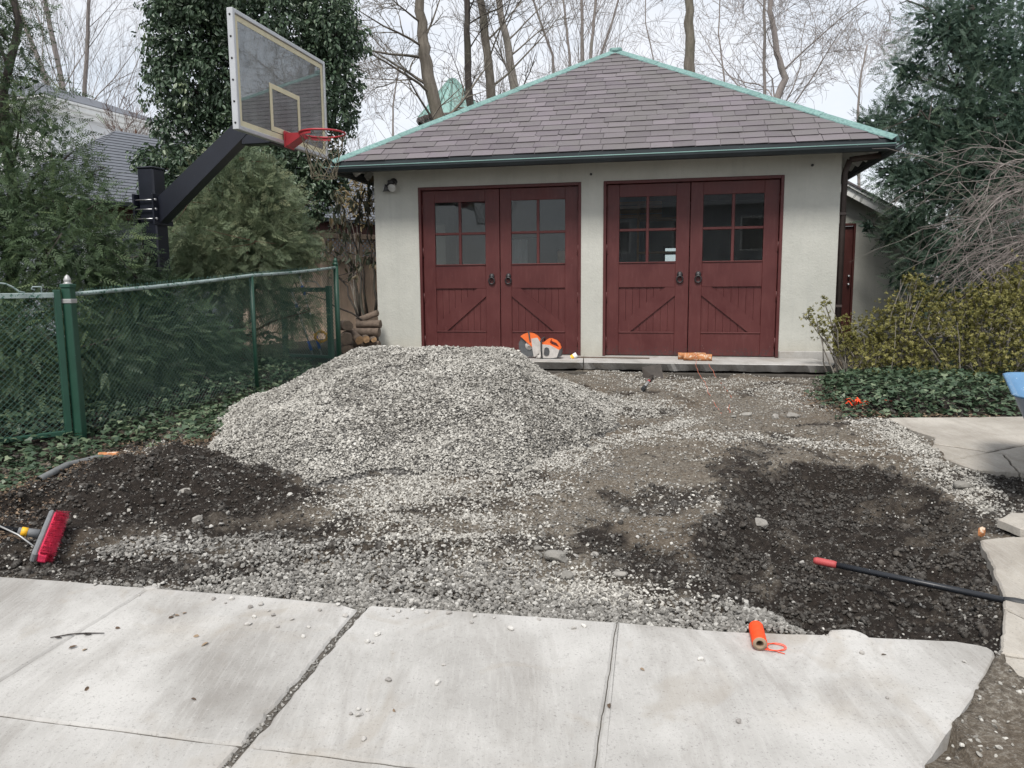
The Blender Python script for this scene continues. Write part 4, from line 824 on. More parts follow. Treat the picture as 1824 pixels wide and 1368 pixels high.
def evergreen(name, label, blobs, n, size, m, seed, base_pt, trunk_to, tpl=YEW, droop=-.25, wood_m='bark_dark', lo=.3, rad=.08, outw=.7, upbias=1.2, shade0=.42, lim=26, pale=.25, core=1500, csize=.085, cfill=.5):
    rg = np.random.default_rng(seed); rr = random.Random(seed); P, d, k, rn = blob_pts(blobs, n, rg, lo)
    D = d * outw + rg.normal(size=(n, 3)) * .45 + np.array([0, 0, droop]); blobtone = rg.normal(0, .07, len(blobs))[k]
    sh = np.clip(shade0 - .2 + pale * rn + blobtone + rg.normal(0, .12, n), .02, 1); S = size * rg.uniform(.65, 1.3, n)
    mb = MB(); top = Vector(trunk_to); bs = Vector(base_pt); sp = limb(mb, bs - Vector((0, 0, .1)), top, rad, rad * .35, 7, 0, rr, 8); C = [AT(*b[:3]) for b in blobs]
    for i in range(lim):
        b = blobs[i % len(blobs)]; c = C[i % len(blobs)]; t = max(.1, min(.95, (c.z - bs.z) / max(.1, top.z - bs.z) - .12)); a = bs.lerp(top, t); e_ = c + Vector((rr.gauss(0, .5), rr.gauss(0, .5), rr.gauss(0, .4))) * b[3]
        pts = limb(mb, a, e_, rad * .32, rad * .06, 5, .06, rr, 5)
        for _ in range(4): q = pts[rr.randint(2, 5)]; limb(mb, q, q + Vector((rr.gauss(0, .5), rr.gauss(0, .5), rr.gauss(0, .4))) * b[3], rad * .09, rad * .025, 3, 0, rr, 3)
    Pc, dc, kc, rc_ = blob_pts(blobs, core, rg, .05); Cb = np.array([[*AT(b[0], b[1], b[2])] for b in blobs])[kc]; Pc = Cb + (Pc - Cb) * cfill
    inner = spread(broad_leaf(.5, .1, .1), Pc, rg.normal(size=(core, 3)), csize * rg.uniform(.6, 1.3, core), np.clip(rg.normal(.1, .08, core), 0, 1), rg)       # darkened inner leaves added to block light through the crown
    return plant(name, label, 'tree', base_pt, merge([spread(tpl, P, D, S, sh, rg, upbias=upbias), inner]), mb, MT[wood_m], MT[m])

def gnd(px, Y, dz=0.0):
    x = AT(px, 600, Y).x; return Vector((x, Y, float(ground_z(np.array([x]), np.array([Y]))[0]) + dz))
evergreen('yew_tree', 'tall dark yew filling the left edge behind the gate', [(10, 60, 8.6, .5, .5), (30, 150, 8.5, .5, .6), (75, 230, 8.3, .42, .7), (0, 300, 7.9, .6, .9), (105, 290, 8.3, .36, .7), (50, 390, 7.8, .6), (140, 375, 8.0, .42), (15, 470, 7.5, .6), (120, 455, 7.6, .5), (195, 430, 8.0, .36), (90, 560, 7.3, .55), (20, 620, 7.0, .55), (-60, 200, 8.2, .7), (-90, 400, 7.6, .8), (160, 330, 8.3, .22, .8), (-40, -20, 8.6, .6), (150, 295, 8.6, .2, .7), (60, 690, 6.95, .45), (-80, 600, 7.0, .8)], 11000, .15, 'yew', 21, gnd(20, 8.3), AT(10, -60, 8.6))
evergreen('yew_shrub', 'low dark yew spreading behind the chain-link fence below the hoop post', [(190, 520, 7.9, .42), (225, 590, 7.9, .45), (160, 630, 7.3, .42), (290, 545, 8.5, .36), (320, 610, 8.6, .45), (250, 655, 8.0, .42), (360, 640, 9.0, .40), (180, 690, 7.3, .38), (300, 680, 8.5, .4), (390, 600, 9.3, .32), (250, 500, 8.3, .30), (240, 440, 8.5, .25, .5), (410, 640, 9.5, .28)], 9000, .14, 'yew', 22, gnd(250, 8.4), AT(250, 470, 8.4), shade0=.16, lim=30)  # needle colour darkened to stand for the shade behind the fence
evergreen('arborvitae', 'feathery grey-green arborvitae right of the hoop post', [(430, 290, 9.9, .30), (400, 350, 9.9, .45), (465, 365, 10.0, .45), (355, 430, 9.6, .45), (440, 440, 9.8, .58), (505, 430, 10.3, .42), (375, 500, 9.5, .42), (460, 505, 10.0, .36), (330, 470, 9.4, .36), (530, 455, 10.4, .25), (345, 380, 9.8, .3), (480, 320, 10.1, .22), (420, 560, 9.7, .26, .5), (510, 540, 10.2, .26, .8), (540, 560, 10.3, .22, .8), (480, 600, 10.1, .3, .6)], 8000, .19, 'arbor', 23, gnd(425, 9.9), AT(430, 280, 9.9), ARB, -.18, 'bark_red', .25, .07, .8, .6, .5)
rg = np.random.default_rng(24)
IB = [(400, -40, 13, 1.1), (330, 50, 13, .62), (500, 40, 13.2, 1.1), (590, 85, 13, .5), (345, 150, 13, .72), (560, 175, 12.8, .62), (608, 140, 13, .36), (325, 235, 13, .45), (600, 205, 13, .34), (440, 160, 13.4, 1.1), (300, 305, 12.8, .48), (365, 300, 12.8, .55), (480, 290, 13, .85), (560, 290, 13, .52), (530, 360, 12.8, .55), (480, 390, 13, .45), (292, 95, 13, .26), (590, 330, 12.9, .3), (300, 20, 13, .3), (280, 125, 13, .2), (575, 20, 13.2, .5), (262, 290, 12.8, .22), (600, 60, 13, .45), (350, 0, 13, .5), (330, 330, 12.6, .5), (430, 330, 12.8, .6)]
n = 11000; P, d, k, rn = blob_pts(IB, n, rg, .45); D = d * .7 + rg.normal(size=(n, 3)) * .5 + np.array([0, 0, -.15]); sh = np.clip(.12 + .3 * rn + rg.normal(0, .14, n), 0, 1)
mb = MB(); b0 = gnd(455, 13.2); limb(mb, b0, AT(450, 150, 13.3), .22, .13, 8, 0, random, 9)
for i, b in enumerate(IB): limb(mb, b0.lerp(AT(450, 150, 13.3), .45 + .5 * (i % 5) / 5), AT(*b[:3]), .05, .015, 5)
plant('ivy_clad_tree', 'ivy-clad tree with dense glossy dark leaves behind the backboard', 'tree', b0, spread(HANG, P, D, .118 * rg.uniform(.5, 1.4, n), sh, rg, upbias=2), mb, MT['bark_dark'], MT['tree_ivy'])
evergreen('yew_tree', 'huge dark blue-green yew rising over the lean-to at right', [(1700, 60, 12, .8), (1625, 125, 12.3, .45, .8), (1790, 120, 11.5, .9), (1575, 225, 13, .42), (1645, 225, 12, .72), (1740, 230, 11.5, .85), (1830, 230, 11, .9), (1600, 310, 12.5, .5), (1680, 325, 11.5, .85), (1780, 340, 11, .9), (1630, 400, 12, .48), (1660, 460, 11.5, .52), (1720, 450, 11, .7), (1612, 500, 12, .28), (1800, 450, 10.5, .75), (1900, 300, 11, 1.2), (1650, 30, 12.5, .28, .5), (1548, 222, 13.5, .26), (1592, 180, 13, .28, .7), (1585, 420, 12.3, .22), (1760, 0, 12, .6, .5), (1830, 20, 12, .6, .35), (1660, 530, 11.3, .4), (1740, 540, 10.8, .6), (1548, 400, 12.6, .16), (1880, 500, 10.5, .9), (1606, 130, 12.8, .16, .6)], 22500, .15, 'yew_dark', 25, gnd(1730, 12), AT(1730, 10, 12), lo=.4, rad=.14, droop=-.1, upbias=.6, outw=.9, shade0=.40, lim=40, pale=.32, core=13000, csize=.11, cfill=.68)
# azalea bank
rg = np.random.default_rng(26); rr = random.Random(26)
def azalea(label, blobs, n, basepx, Y, seed):
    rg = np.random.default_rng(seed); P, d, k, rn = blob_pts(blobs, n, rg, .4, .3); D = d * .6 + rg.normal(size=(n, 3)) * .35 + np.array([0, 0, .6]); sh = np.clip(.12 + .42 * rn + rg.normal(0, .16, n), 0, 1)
    mb = MB(); b0 = gnd(basepx, Y)
    for i in range(70):
        b = blobs[rr.randrange(len(blobs))]; c = AT(*b[:3]) + Vector((rr.gauss(0, .6), rr.gauss(0, .6), rr.gauss(.1, .5))) * b[3]; a = Vector((c.x * .6 + b0.x * .4 + rr.gauss(0, .1), c.y * .6 + b0.y * .4 + rr.gauss(0, .1), b0.z)); limb(mb, a, c, .010, .003, 5, .03, rr, 4)
    return plant('azalea_shrub', label, 'shrub', b0, spread(AZ_SPRAY, P, D, .072 * rg.uniform(.7, 1.3, n), sh, rg, upbias=1), mb, MT['bark_pale'], MT['azalea'], crown_name='leaves')
azalea('olive-leaved azalea reaching across the garage corner', [(1482, 588, 9.4, .17), (1448, 566, 9.4, .11), (1470, 540, 9.5, .08), (1535, 600, 9.3, .27), (1595, 590, 9.1, .30), (1550, 640, 9.0, .22), (1605, 640, 8.9, .24), (1640, 520, 9.1, .15), (1622, 500, 9.1, .09), (1600, 555, 9.2, .18), (1655, 560, 9.0, .22), (1500, 620, 9.3, .14), (1680, 530, 9.1, .12)], 2300, 1580, 9.2, 27)
azalea('broad olive-leaved azalea bank at the right edge behind the ivy', [(1690, 600, 8.8, .34), (1770, 575, 8.6, .40), (1850, 560, 8.5, .50), (1660, 650, 8.6, .24), (1740, 645, 8.4, .28), (1815, 640, 8.3, .36), (1820, 515, 8.7, .28), (1720, 545, 8.9, .22), (1810, 490, 8.8, .12), (1770, 535, 8.8, .25)], 3300, 1760, 8.7, 28)
# ivy over the ground
def ivy(label, poly, n, seed, zmax, ylim=(3, 10.5), xlim=(-5, 6)):
    rg = np.random.default_rng(seed); X = rg.uniform(*xlim, n * 6); Y = rg.uniform(*ylim, n * 6); sd = poly_sd(X, Y, poly); dn = smooth(-.12, .25, sd + (fbm(X, Y, 3, 3, seed) - .5) * .35); ok = rg.random(len(X)) < dn; X, Y, sd = X[ok][:n], Y[ok][:n], sd[ok][:n]
    hgt = np.clip(sd * .5, .0, 1) * zmax * (.35 + .9 * fbm(X, Y, 2.5, 3, seed + 1)); Z = ground_z(X, Y) + .008 + rg.random(len(X)) ** .8 * (hgt + .035); D = rg.normal(size=(len(X), 3)) * np.array([1, 1, .35]) + np.array([0, -.35, -.15]); sh = np.clip(rg.beta(1.6, 2.3, len(X)), 0, 1)
    V, F, S = spread(LOBE, np.stack([X, Y, Z], -1), D, rg.uniform(.028, .066, len(X)), sh, rg, upbias=3.2); return tag(obj('ivy_ground_cover', np_mesh('ivy', V, F, S), MT['ground_ivy']), label, 'ivy', kind='stuff')
IVL = gp((-160, 960), (-60, 915), (20, 880), (75, 852), (200, 802), (330, 782), (410, 765), (480, 735), (560, 685), (600, 655)) + [(-2.2, 10.4), (-3.8, 10.4), (-5.2, 6), (-4.4, 3.9)]
ivy('dark ivy trailing along the foot of the chain-link fence', IVL, 9500, 31, .16, (3.4, 10.4), (-5.2, -1.9)); ivy('thick bed of dark ivy in front of the azaleas at right', BED_R, 7500, 32, .22, (6.5, 9.6), (2.5, 6.5))
def litter(label, caps, n, seed, s=(.012, .032)):
    rg = np.random.default_rng(seed); X = []; Y = []
    for a, b, wd, fr in caps:
        k = int(n * fr); t = rg.random(k); A, B = G(*a), G(*b); X.append(A.x + (B.x - A.x) * t + rg.normal(0, wd, k)); Y.append(A.y + (B.y - A.y) * t + rg.normal(0, wd, k))
    X, Y = np.concatenate(X), np.concatenate(Y); D = rg.normal(size=(len(X), 3)) * np.array([1, 1, .2]); V, F, S = spread(OV_, np.stack([X, Y, ground_z(X, Y) + .012 + .02 * rg.random(len(X))], -1), D, rg.uniform(*s, len(X)), rg.beta(2, 2, len(X)), rg, upbias=2.5); return tag(obj('leaf_litter', np_mesh('litter', V, F, S), MT['litter']), label, 'leaf litter', kind='stuff')
litter('brown dead leaves along the edge of the left ivy', [((-20, 920), (60, 890), .14, .25), ((60, 865), (230, 805), .09, .25), ((330, 785), (410, 770), .1, .35), ((-20, 940), (30, 960), .1, .15), ((60, 840), (400, 755), .22, .5), ((-60, 900), (60, 850), .2, .3)], 1500, 33)
litter('dry needles and leaves along the edge of the right ivy', [((1450, 700), (1530, 738), .12, .4), ((1530, 736), (1800, 742), .05, .5), ((1440, 690), (1470, 700), .1, .1)], 1000, 34, (.015, .045))

# bare trees
class BareTree:
    def __init__(s, seed): s.r = random.Random(seed); s.mb = MB(); s.n = 0
    def branch(s, p, d, L_, r, lev, maxlev, spec):
        rr = s.r; k = 6 if lev == 0 else (5 if lev == 1 else 4 if lev == 2 else 3); pts = [p]; d = d.normalized(); dirs = [d]
        for i in range(k):
            d = (d + Vector((rr.gauss(0, 1), rr.gauss(0, 1), rr.gauss(0, 1))) * spec['wig'] * (.6 + .3 * lev) + Vector((0, 0, spec['up'] * (.5 + .2 * lev)))).normalized(); p = p + d * L_ / k; pts.append(p); dirs.append(d)
        rad = [max(spec['rmin'], r * (1 - .72 * i / k)) for i in range(k + 1)]; s.mb.tube(pts, rad, 7 if r > .06 else (4 if r > .02 else 3), cap=False); s.n += k
        if lev >= maxlev: return
        m = spec['kids'][min(lev, len(spec['kids']) - 1)]
        for j in range(m):
            t = rr.uniform(spec['t0'] if lev < 2 else .15, 1.0); i = min(k - 1, int(t * k)); q = pts[i].lerp(pts[i + 1], t * k - i); ax = dirs[i].orthogonal(); ax.rotate(Matrix.Rotation(rr.uniform(0, 6.28), 3, dirs[i])); nd = dirs[i].copy(); nd.rotate(Matrix.Rotation(R(rr.uniform(*spec['ang'])), 3, ax)); nd.y *= .75
            s.branch(q, nd, L_ * rr.uniform(*spec['len']), max(spec['rmin'], r * (1 - .7 * t) * rr.uniform(.45, .75)), lev + 1, maxlev, spec)
SP = dict(wig=.10, up=.05, kids=(9, 7, 6, 4), t0=.25, ang=(22, 60), len=(.38, .68), rmin=.0036)
def bare(name, label, trunk, r, seed, m, spec={}, maxlev=3, nlimb=9, limbL=.5, t0=.3, stems=None, group='bare trees behind the garage', lean=(0, 0, .35)):
    sp = dict(SP); sp.update(spec); T = BareTree(seed); rr = T.r; P = [Vector(p) for p in trunk]; k = len(P); ln = sum((P[i + 1] - P[i]).length for i in range(k - 1)); b0 = Vector((P[0].x, P[0].y, max(-.05, min(P[0].z, 0.1))))
    if P[0].z > .2: P = [Vector((P[0].x, P[0].y, 0))] + P; k += 1
    n_ = 14; fine = []
    for i in range(k - 1):
        for j in range(4): q = P[i].lerp(P[i + 1], j / 4); fine.append(q + Vector((rr.gauss(0, 1), rr.gauss(0, 1), 0)) * r * .12)
    fine.append(P[-1]); K = len(fine) - 1; T.mb.tube(fine, [r * (1.12 - .62 * i / K) * (1 + rr.gauss(0, .035)) for i in range(K + 1)], 10)
    for i in range(nlimb):
        t = rr.uniform(t0, 1.0); j = min(K - 1, int(t * K)); q = fine[j].lerp(fine[j + 1], t * K - j); a = rr.uniform(0, 6.28); d = Vector((math.cos(a), math.sin(a) * .6, rr.uniform(.1, .9))) + Vector(lean); T.branch(q, d, ln * limbL * rr.uniform(.6, 1.15) * (1.15 - .5 * t), r * (.30 - .17 * t), 1, maxlev, sp)
    t_ = empty(name, b0); tag(t_, label, 'tree', group); T.mb.build('trunk', m, t_, -b0); return T.n
tot = 0
tot += bare('bare_tree', 'thick leaning bare trunk left of the copper turret roof', [AT(790, 330, 16), AT(782, 212, 16), AT(757, 110, 16), AT(754, 60, 16), AT(742, -20, 16), AT(735, -160, 16)], .15, 101, MT['bark'], dict(kids=(8, 6, 5, 4), up=-.005, wig=.13), 4, 11, .40, .25, lean=(-.55, 0, .1))
tot += bare('bare_tree', 'dark slender bare trunk in front of the turret roof', [AT(842, 300, 17), AT(837, 190, 17), AT(832, 80, 17), AT(833, -20, 17), AT(830, -200, 17)], .095, 102, MT['bark_dark'], dict(kids=(6, 6, 5, 4), wig=.12), 3, 9, .40, .3)
tot += bare('bare_tree', 'greenish-grey bare trunk just right of the dark slender one', [AT(880, 280, 18), AT(874, 165, 18), AT(866, 70, 18), AT(856, -20, 18), AT(850, -200, 18)], .12, 103, MT['bark'], dict(kids=(6, 6, 6, 4)), 3, 10, .42, .2)
tot += bare('bare_tree', 'pale forked bare tree above the left roof slope', [AT(925, 260, 20), AT(916, 150, 20), AT(905, 85, 20), AT(890, 20, 20), AT(880, -120, 20)], .125, 104, MT['bark_pale'], dict(kids=(7, 6, 6, 4), ang=(18, 45)), 3, 12, .5, .15, lean=(.1, 0, .6))
for i, (x0, x1, r_, yy, lb) in enumerate(((1015, 1000, .042, 22, 'many-stemmed bare tree left of the roof peak, leftmost stem'), (1037, 1036, .06, 22.5, 'many-stemmed bare tree left of the roof peak, second stem'), (1052, 1063, .055, 22, 'upright bare stem right behind the roof peak'), (1070, 1110, .04, 23, 'bare stem fanning right over the roof peak'), (985, 940, .04, 22.5, 'bare stem fanning left over the roof slope'))):
    tot += bare('bare_tree', lb, [AT(x0, 230, yy), AT(x0, 100, yy), AT((x0 + x1) / 2, 40, yy), AT(x1, -30, yy), AT(x1 * 1.5 - x0 * .5, -170, yy)], r_, 110 + i, MT['bark_fine'], dict(kids=(7, 6, 5), ang=(12, 32), up=.12, len=(.4, .75)), 3, 12, .55, .05, lean=((x1 - x0) * .02, 0, 1.1))
tot += bare('bare_tree', 'stout straight trunk standing alone behind the right roof slope', [AT(1230, 290, 17), AT(1229, 130, 17), AT(1227, 60, 17), AT(1229, -20, 17), AT(1235, -220, 17)], .135, 120, MT['bark'], dict(kids=(6, 6, 4)), 3, 6, .3, .82)
tot += bare('bare_tree', 'twisting bare tree with spreading arms above the right roof slope', [AT(1368, 330, 19), AT(1375, 200, 19), AT(1398, 140, 19), AT(1385, 95, 19), AT(1372, 20, 19), AT(1380, -80, 19)], .10, 121, MT['bark_fine'], dict(kids=(7, 6, 5, 3), wig=.2, up=.02), 4, 13, .55, .2, lean=(.15, 0, .25))
tot += bare('bare_tree', 'thin straight bare stem beside the twisting tree', [AT(1362, 330, 19.5), AT(1362, 180, 19.5), AT(1362, 60, 19.5), AT(1360, -60, 19.5)], .05, 122, MT['bark_fine'], dict(kids=(6, 5, 4)), 3, 8, .35, .3)
tot += bare('bare_tree', 'wispy bare tree at the edge of the big yew', [AT(1530, 330, 23), AT(1528, 205, 23), AT(1532, 140, 23), AT(1545, 80, 23)], .045, 123, MT['bark_fine'], dict(kids=(7, 6, 5, 3), wig=.17), 4, 11, .6, .15, lean=(-.1, 0, .5))
tot += bare('bare_tree', 'fine-twigged bare tree between the stout trunk and the twisting tree', [AT(1290, 330, 26), AT(1290, 140, 26), AT(1280, 60, 26), AT(1285, -60, 26)], .035, 124, MT['bark_fine'], dict(kids=(7, 6, 5, 3), ang=(15, 40), up=.06), 4, 11, .55, .1)
tot += bare('bare_tree', 'fine-twigged bare tree right of the roof peak', [AT(1170, 330, 28), AT(1165, 110, 28), AT(1150, 40, 28), AT(1150, -60, 28)], .03, 125, MT['bark_fine'], dict(kids=(7, 6, 6, 4), up=.05), 4, 9, .5, .1)
tot += bare('bare_tree', 'fine-twigged bare tree low in the gap beside the left eave', [AT(690, 360, 24), AT(700, 250, 24), AT(700, 190, 24), AT(710, 120, 24)], .04, 126, MT['bark_fine'], dict(kids=(7, 6, 5, 3), wig=.15), 4, 12, .6, .1)
for i, (bx, tx, yy, r_, lb) in enumerate(((130, 20, 33, .17, 'tall bare tree fanning up at far left, leftmost limb'), (135, 75, 33.5, .18, 'tall bare tree fanning up at far left, middle limb'), (145, 160, 34, .14, 'tall bare tree fanning up at far left, right-leaning limb'))):
    tot += bare('bare_tree', lb, [AT(bx, 420, yy), AT(bx * .9 + tx * .1, 300, yy), AT(bx * .6 + tx * .4, 150, yy), AT(tx, -20, yy), AT(tx * 1.3 - bx * .3, -150, yy)], r_ * .8, 130 + i, MT['bark_fine'], dict(kids=(7, 6, 5, 3), ang=(15, 42), up=.06, len=(.42, .72)), 4, 14, .52, .12, group='bare trees at far left', lean=((tx - bx) * .006 + .25, 0, .6))
for i, (bx, lb) in enumerate(((215, 'small bare shrub over the grey roof, left one'), (240, 'small bare shrub over the grey roof, right one'))):
    tot += bare('bare_shrub', lb, [AT(bx, 380, 23), AT(bx, 300, 23), AT(bx + 2, 230, 23)], .05, 140 + i, MT['bark_red'], dict(kids=(8, 6, 5), ang=(12, 38), up=.1), 3, 12, .6, .2, group='bare trees at far left')
print('bare segments', tot)
# weeping bare tree at the right edge
rr = random.Random(55); mb = MB(); b0 = gnd(1905, 9.4); top = AT(1885, 300, 9.4); limb(mb, b0, top, .06, .03, 6, 0, rr, 7)
for i in range(58):
    a = top.lerp(b0, rr.uniform(-.05, .5)) + Vector((rr.gauss(0, .12), rr.gauss(0, .12), 0)); reach = rr.uniform(.4, 1.8); ang = rr.uniform(math.pi * .65, math.pi * 1.4); d = Vector((math.cos(ang), math.sin(ang) * .8, 0)); rise = rr.uniform(-.1, .38); pts = []; drop = rr.uniform(.1, .95); wob = Vector((0, 0, 0))
    for k in range(10):
        t = k / 9; wob += Vector((rr.gauss(0, .022), rr.gauss(0, .03), rr.gauss(0, .024))); pts.append(a + d * reach * t + wob * t + Vector((0, 0, rise * math.sin(min(1, t * 1.6) * math.pi / 2) - drop * t ** 2.2)))
    r0 = rr.uniform(.004, .009); mb.tube(pts, [r0 * (1 - .78 * k / 9) + .0012 for k in range(10)], 4)
    for _ in range(10):
        j = rr.randint(2, 8); q = pts[j]; d2 = (pts[j + 1] - q).normalized() * .8 + Vector((rr.gauss(0, .6), rr.gauss(0, .6), rr.gauss(-.05, .6))); l2 = rr.uniform(.1, .45); kk = Vector((rr.gauss(0, .06), rr.gauss(0, .06), rr.gauss(0, .06))); p2_ = [q, q + d2 * l2 * .35 + kk * l2, q + d2 * l2 * .7 + kk * l2 * .4, q + d2 * l2 - kk * l2 - Vector((0, 0, .2 * l2))]; mb.tube(p2_, [.0038, .003, .0022, .0013], 3)
        for __ in range(rr.randint(0, 3)): q = p2_[rr.randint(1, 2)]; d3 = d2 + Vector((rr.gauss(0, .8), rr.gauss(0, .8), rr.gauss(0, .7))); mb.tube([q, q + d3 * l2 * .25, q + d3 * l2 * .5 - Vector((0, 0, .05 * l2))], [.0022, .0017, .0011], 3)
t_ = empty('weeping_tree', b0); tag(t_, 'bare weeping shrub with arching grey twigs at the right edge', 'shrub'); mb.build('trunk', MT['weep'], t_, -b0)
# rhododendron and dry-leaved bush beside the garage's left wall
rg = np.random.default_rng(41); rr = random.Random(41); mb = MB(); b0 = gnd(648, 11.7); tips = []
for (x0, y0, x1, y1, Y, r_) in ((650, 600, 640, 455, 11.6, .028), (640, 570, 590, 460, 11.6, .02), (642, 565, 612, 395, 11.7, .022), (645, 570, 510, 510, 11.3, .014), (668, 560, 665, 430, 11.8, .025), (655, 560, 640, 350, 11.9, .02), (630, 480, 560, 440, 11.6, .012), (660, 470, 650, 340, 11.8, .015), (640, 460, 600, 340, 11.9, .015)):
    pts = limb(mb, AT(x0, y0, Y), AT(x1, y1, Y), r_, r_ * .4, 6, .05, rr, 6); tips += [AT(x1, y1, Y)] + pts[4:]
for i in range(28): q = tips[rr.randrange(len(tips))]; e_ = q + Vector((rr.gauss(0, .16), rr.gauss(0, .16), rr.gauss(.05, .13))); limb(mb, q, e_, .008, .003, 3, 0, rr, 4); tips.append(e_)
Pp = np.array([t[:] for t in tips if t.z > 1.15]); k = rg.integers(0, len(Pp), 230); P = Pp[k] + rg.normal(0, .05, (230, 3)); D = rg.normal(size=(230, 3)) * .45 + np.array([0, 0, -1]); cr = spread(broad_leaf(.42, .1, .05), P, D, rg.uniform(.10, .17, 230), rg.beta(2, 2, 230), rg)
plant('rhododendron', 'rhododendron with drooping dark leaves left of the garage wall', 'shrub', b0, cr, mb, MT['bark_dark'], MT['rhodo'], crown_name='leaves')
rg = np.random.default_rng(42); n = 420; P, d, k, rn = blob_pts([(635, 365, 12.6, .28), (650, 390, 12.4, .2), (615, 350, 12.7, .25), (655, 345, 12.6, .2), (640, 330, 12.7, .2)], n, rg, .2); cr = spread(broad_leaf(.28, .08, .1), P, rg.normal(size=(n, 3)) * .6 + np.array([0, 0, -.6]), rg.uniform(.06, .12, n), rg.random(n), rg); mb = MB(); b0 = gnd(640, 12.6); rr = random.Random(4)
for i in range(5): limb(mb, b0, AT(rr.uniform(600, 662), rr.uniform(330, 400), 12.6), .012, .004, 5, .05, rr, 4)
plant('dry_leaved_bush', 'bush with dry yellow-brown leaves under the left eave', 'shrub', b0, cr, mb, MT['bark_pale'], MT['bamboo'], crown_name='leaves')
# ------------------------------------------------------------------ basketball hoop
bd = R(77.04); BDv = Vector((math.cos(bd), math.sin(bd), 0)); BN = Vector((BDv.y, -BDv.x, 0)); BP = Vector((-2.502, 7.351, 2.475)); UPV = Vector((0, 0, 1))
BM = Matrix((( BDv.x, 0, BN.x, BP.x), (BDv.y, 0, BN.y, BP.y), (0, 1, 0, BP.z), (0, 0, 0, 1)))   # (along, up, out)
pc = BP + BDv * .915 - BN * 1.66; pz0 = float(ground_z(np.array([pc.x]), np.array([pc.y]))[0]); HP = Vector((pc.x, pc.y, pz0))
hoop = empty('basketball_hoop', HP); tag(hoop, 'basketball hoop with glass backboard on a black square post', 'basketball hoop'); HL = -HP
PM = Matrix.Translation((pc.x, pc.y, 0)) @ Matrix.Rotation(bd - math.pi / 2, 4, 'Z')       # post frame: x = out towards the court, y = along the board
MB().span((-.1, -.1, pz0 - .2), (.1, .1, 2.30), .014, PM).build('post', MT['black'], hoop, HL)
MB().span((-.105, -.105, 2.30), (.105, .105, 2.322), .01, PM).build('post_cap', MT['black'], hoop, HL)
MB().span((-.135, -.16, 1.70), (-.115, .16, 2.03), .003, PM).build('clamp_plate', MT['black'], hoop, HL); MB().span((.103, -.16, 1.70), (.122, .16, 2.03), .003, PM).build('clamp_plate', MT['black'], hoop, HL)
for hz in (1.765, 1.865, 1.965):
    for yy in (-.125, .125): MB().tube([PM @ Vector((-.15, yy, hz)), PM @ Vector((.14, yy, hz))], .0075, 7).tube([PM @ Vector((.122, yy, hz)), PM @ Vector((.135, yy, hz))], .016, 6).build('bolt', MT['steel'], hoop, HL)
a, b = Vector((.12, 0, 1.88)), Vector((1.34, 0, 2.80)); d = (b - a).normalized(); ang = math.atan2(d.z, d.x)
mb = MB(); up_ = Vector((-d.z, 0, d.x)); hw = .075; hh = .085
A = [a + up_ * hh - d * .0, a - up_ * hh]; mb.add([PM @ Vector((.122, s * hw, z)) for z in (1.72, 2.00) for s in (-1, 1)] + [PM @ (b + up_ * u * hh + Vector((0, s * hw, 0))) for u in (-1, 1) for s in (-1, 1)], [(0, 1, 3, 2), (4, 6, 7, 5), (0, 2, 6, 4), (1, 5, 7, 3), (0, 4, 5, 1), (2, 3, 7, 6)]); mb.build('arm', MT['black'], hoop, HL)
mb = MB(); mb.span((1.16, -.07, 2.50), (1.60, .07, 2.61), .006, PM); mb.span((1.56, -.28, 2.46), (1.615, .28, 2.90), .006, PM); mb.span((1.24, -.05, 2.6), (1.6, .05, 2.82), .006, PM); mb.build('board_bracket', MT['black'], hoop, HL)
W_, H_ = 1.83, 1.07; fr = MB(); fw = .040
for (x0, y0, x1, y1) in ((0, 0, fw, H_), (W_ - fw, 0, W_, H_), (fw, 0, W_ - fw, fw), (fw, H_ - fw, W_ - fw, H_)): fr.span((x0, y0, -.062), (x1, y1, .0), .005, BM)
frm = fr.build('backboard_frame', MT['alu'], hoop, HL)
mb = MB()
for i in range(6): mb.lathe([(.0, .003), (.010, .003), (.010, -.001)], 7, BM @ Matrix.Translation((-.001, .06 + i * .19, -.03)) @ Matrix.Rotation(R(-90), 4, 'Y'))
mb.build('frame_screw', MT['iron'], frm)
MB().span((fw, fw, -.030), (W_ - fw, H_ - fw, -.018), 0, BM).build('backboard_glass', MT['board_glass'], hoop, HL)
bo = MB(); bw = .048; i0 = fw + .004
for (x0, y0, x1, y1) in ((i0, i0, i0 + bw, H_ - i0), (W_ - i0 - bw, i0, W_ - i0, H_ - i0), (i0 + bw, i0, W_ - i0 - bw, i0 + bw), (i0 + bw, H_ - i0 - bw, W_ - i0 - bw, H_ - i0)): bo.span((x0, y0, -.0165), (x1, y1, -.0145), 0, BM)
bo.build('border_stripe', MT['cream'], hoop, HL)
tg = MB(); c0, c1, t0_, t1_ = .915 - .305, .915 + .305, .10, .56
for (x0, y0, x1, y1) in ((c0, t0_, c0 + bw, t1_), (c1 - bw, t0_, c1, t1_), (c0 + bw, t0_, c1 - bw, t0_ + bw), (c0 + bw, t1_ - bw, c1 - bw, t1_)): tg.span((x0, y0, -.0150), (x1, y1, -.0130), 0, BM)
tg.build('target_square', MT['cream'], hoop, HL)
rz = .105; rc = (.915, rz, .385); ring = [BM @ Vector((rc[0] + .2286 * math.cos(t), rz, rc[2] + .2286 * math.sin(t))) for t in [2 * math.pi * i / 40 for i in range(40)]]
rim = MB().tube(ring, .0105, 8, closed=True).build('rim', MT['red'], hoop, HL)
ring2 = [BM @ Vector((rc[0] + .2286 * math.cos(t), rz - .035, rc[2] + .2286 * math.sin(t))) for t in [math.pi * (1.02 + .96 * i / 16) for i in range(17)]]
bk = MB(); bk.span((.915 - .095, -.03, .0), (.915 + .095, .135, .014), .003, BM)
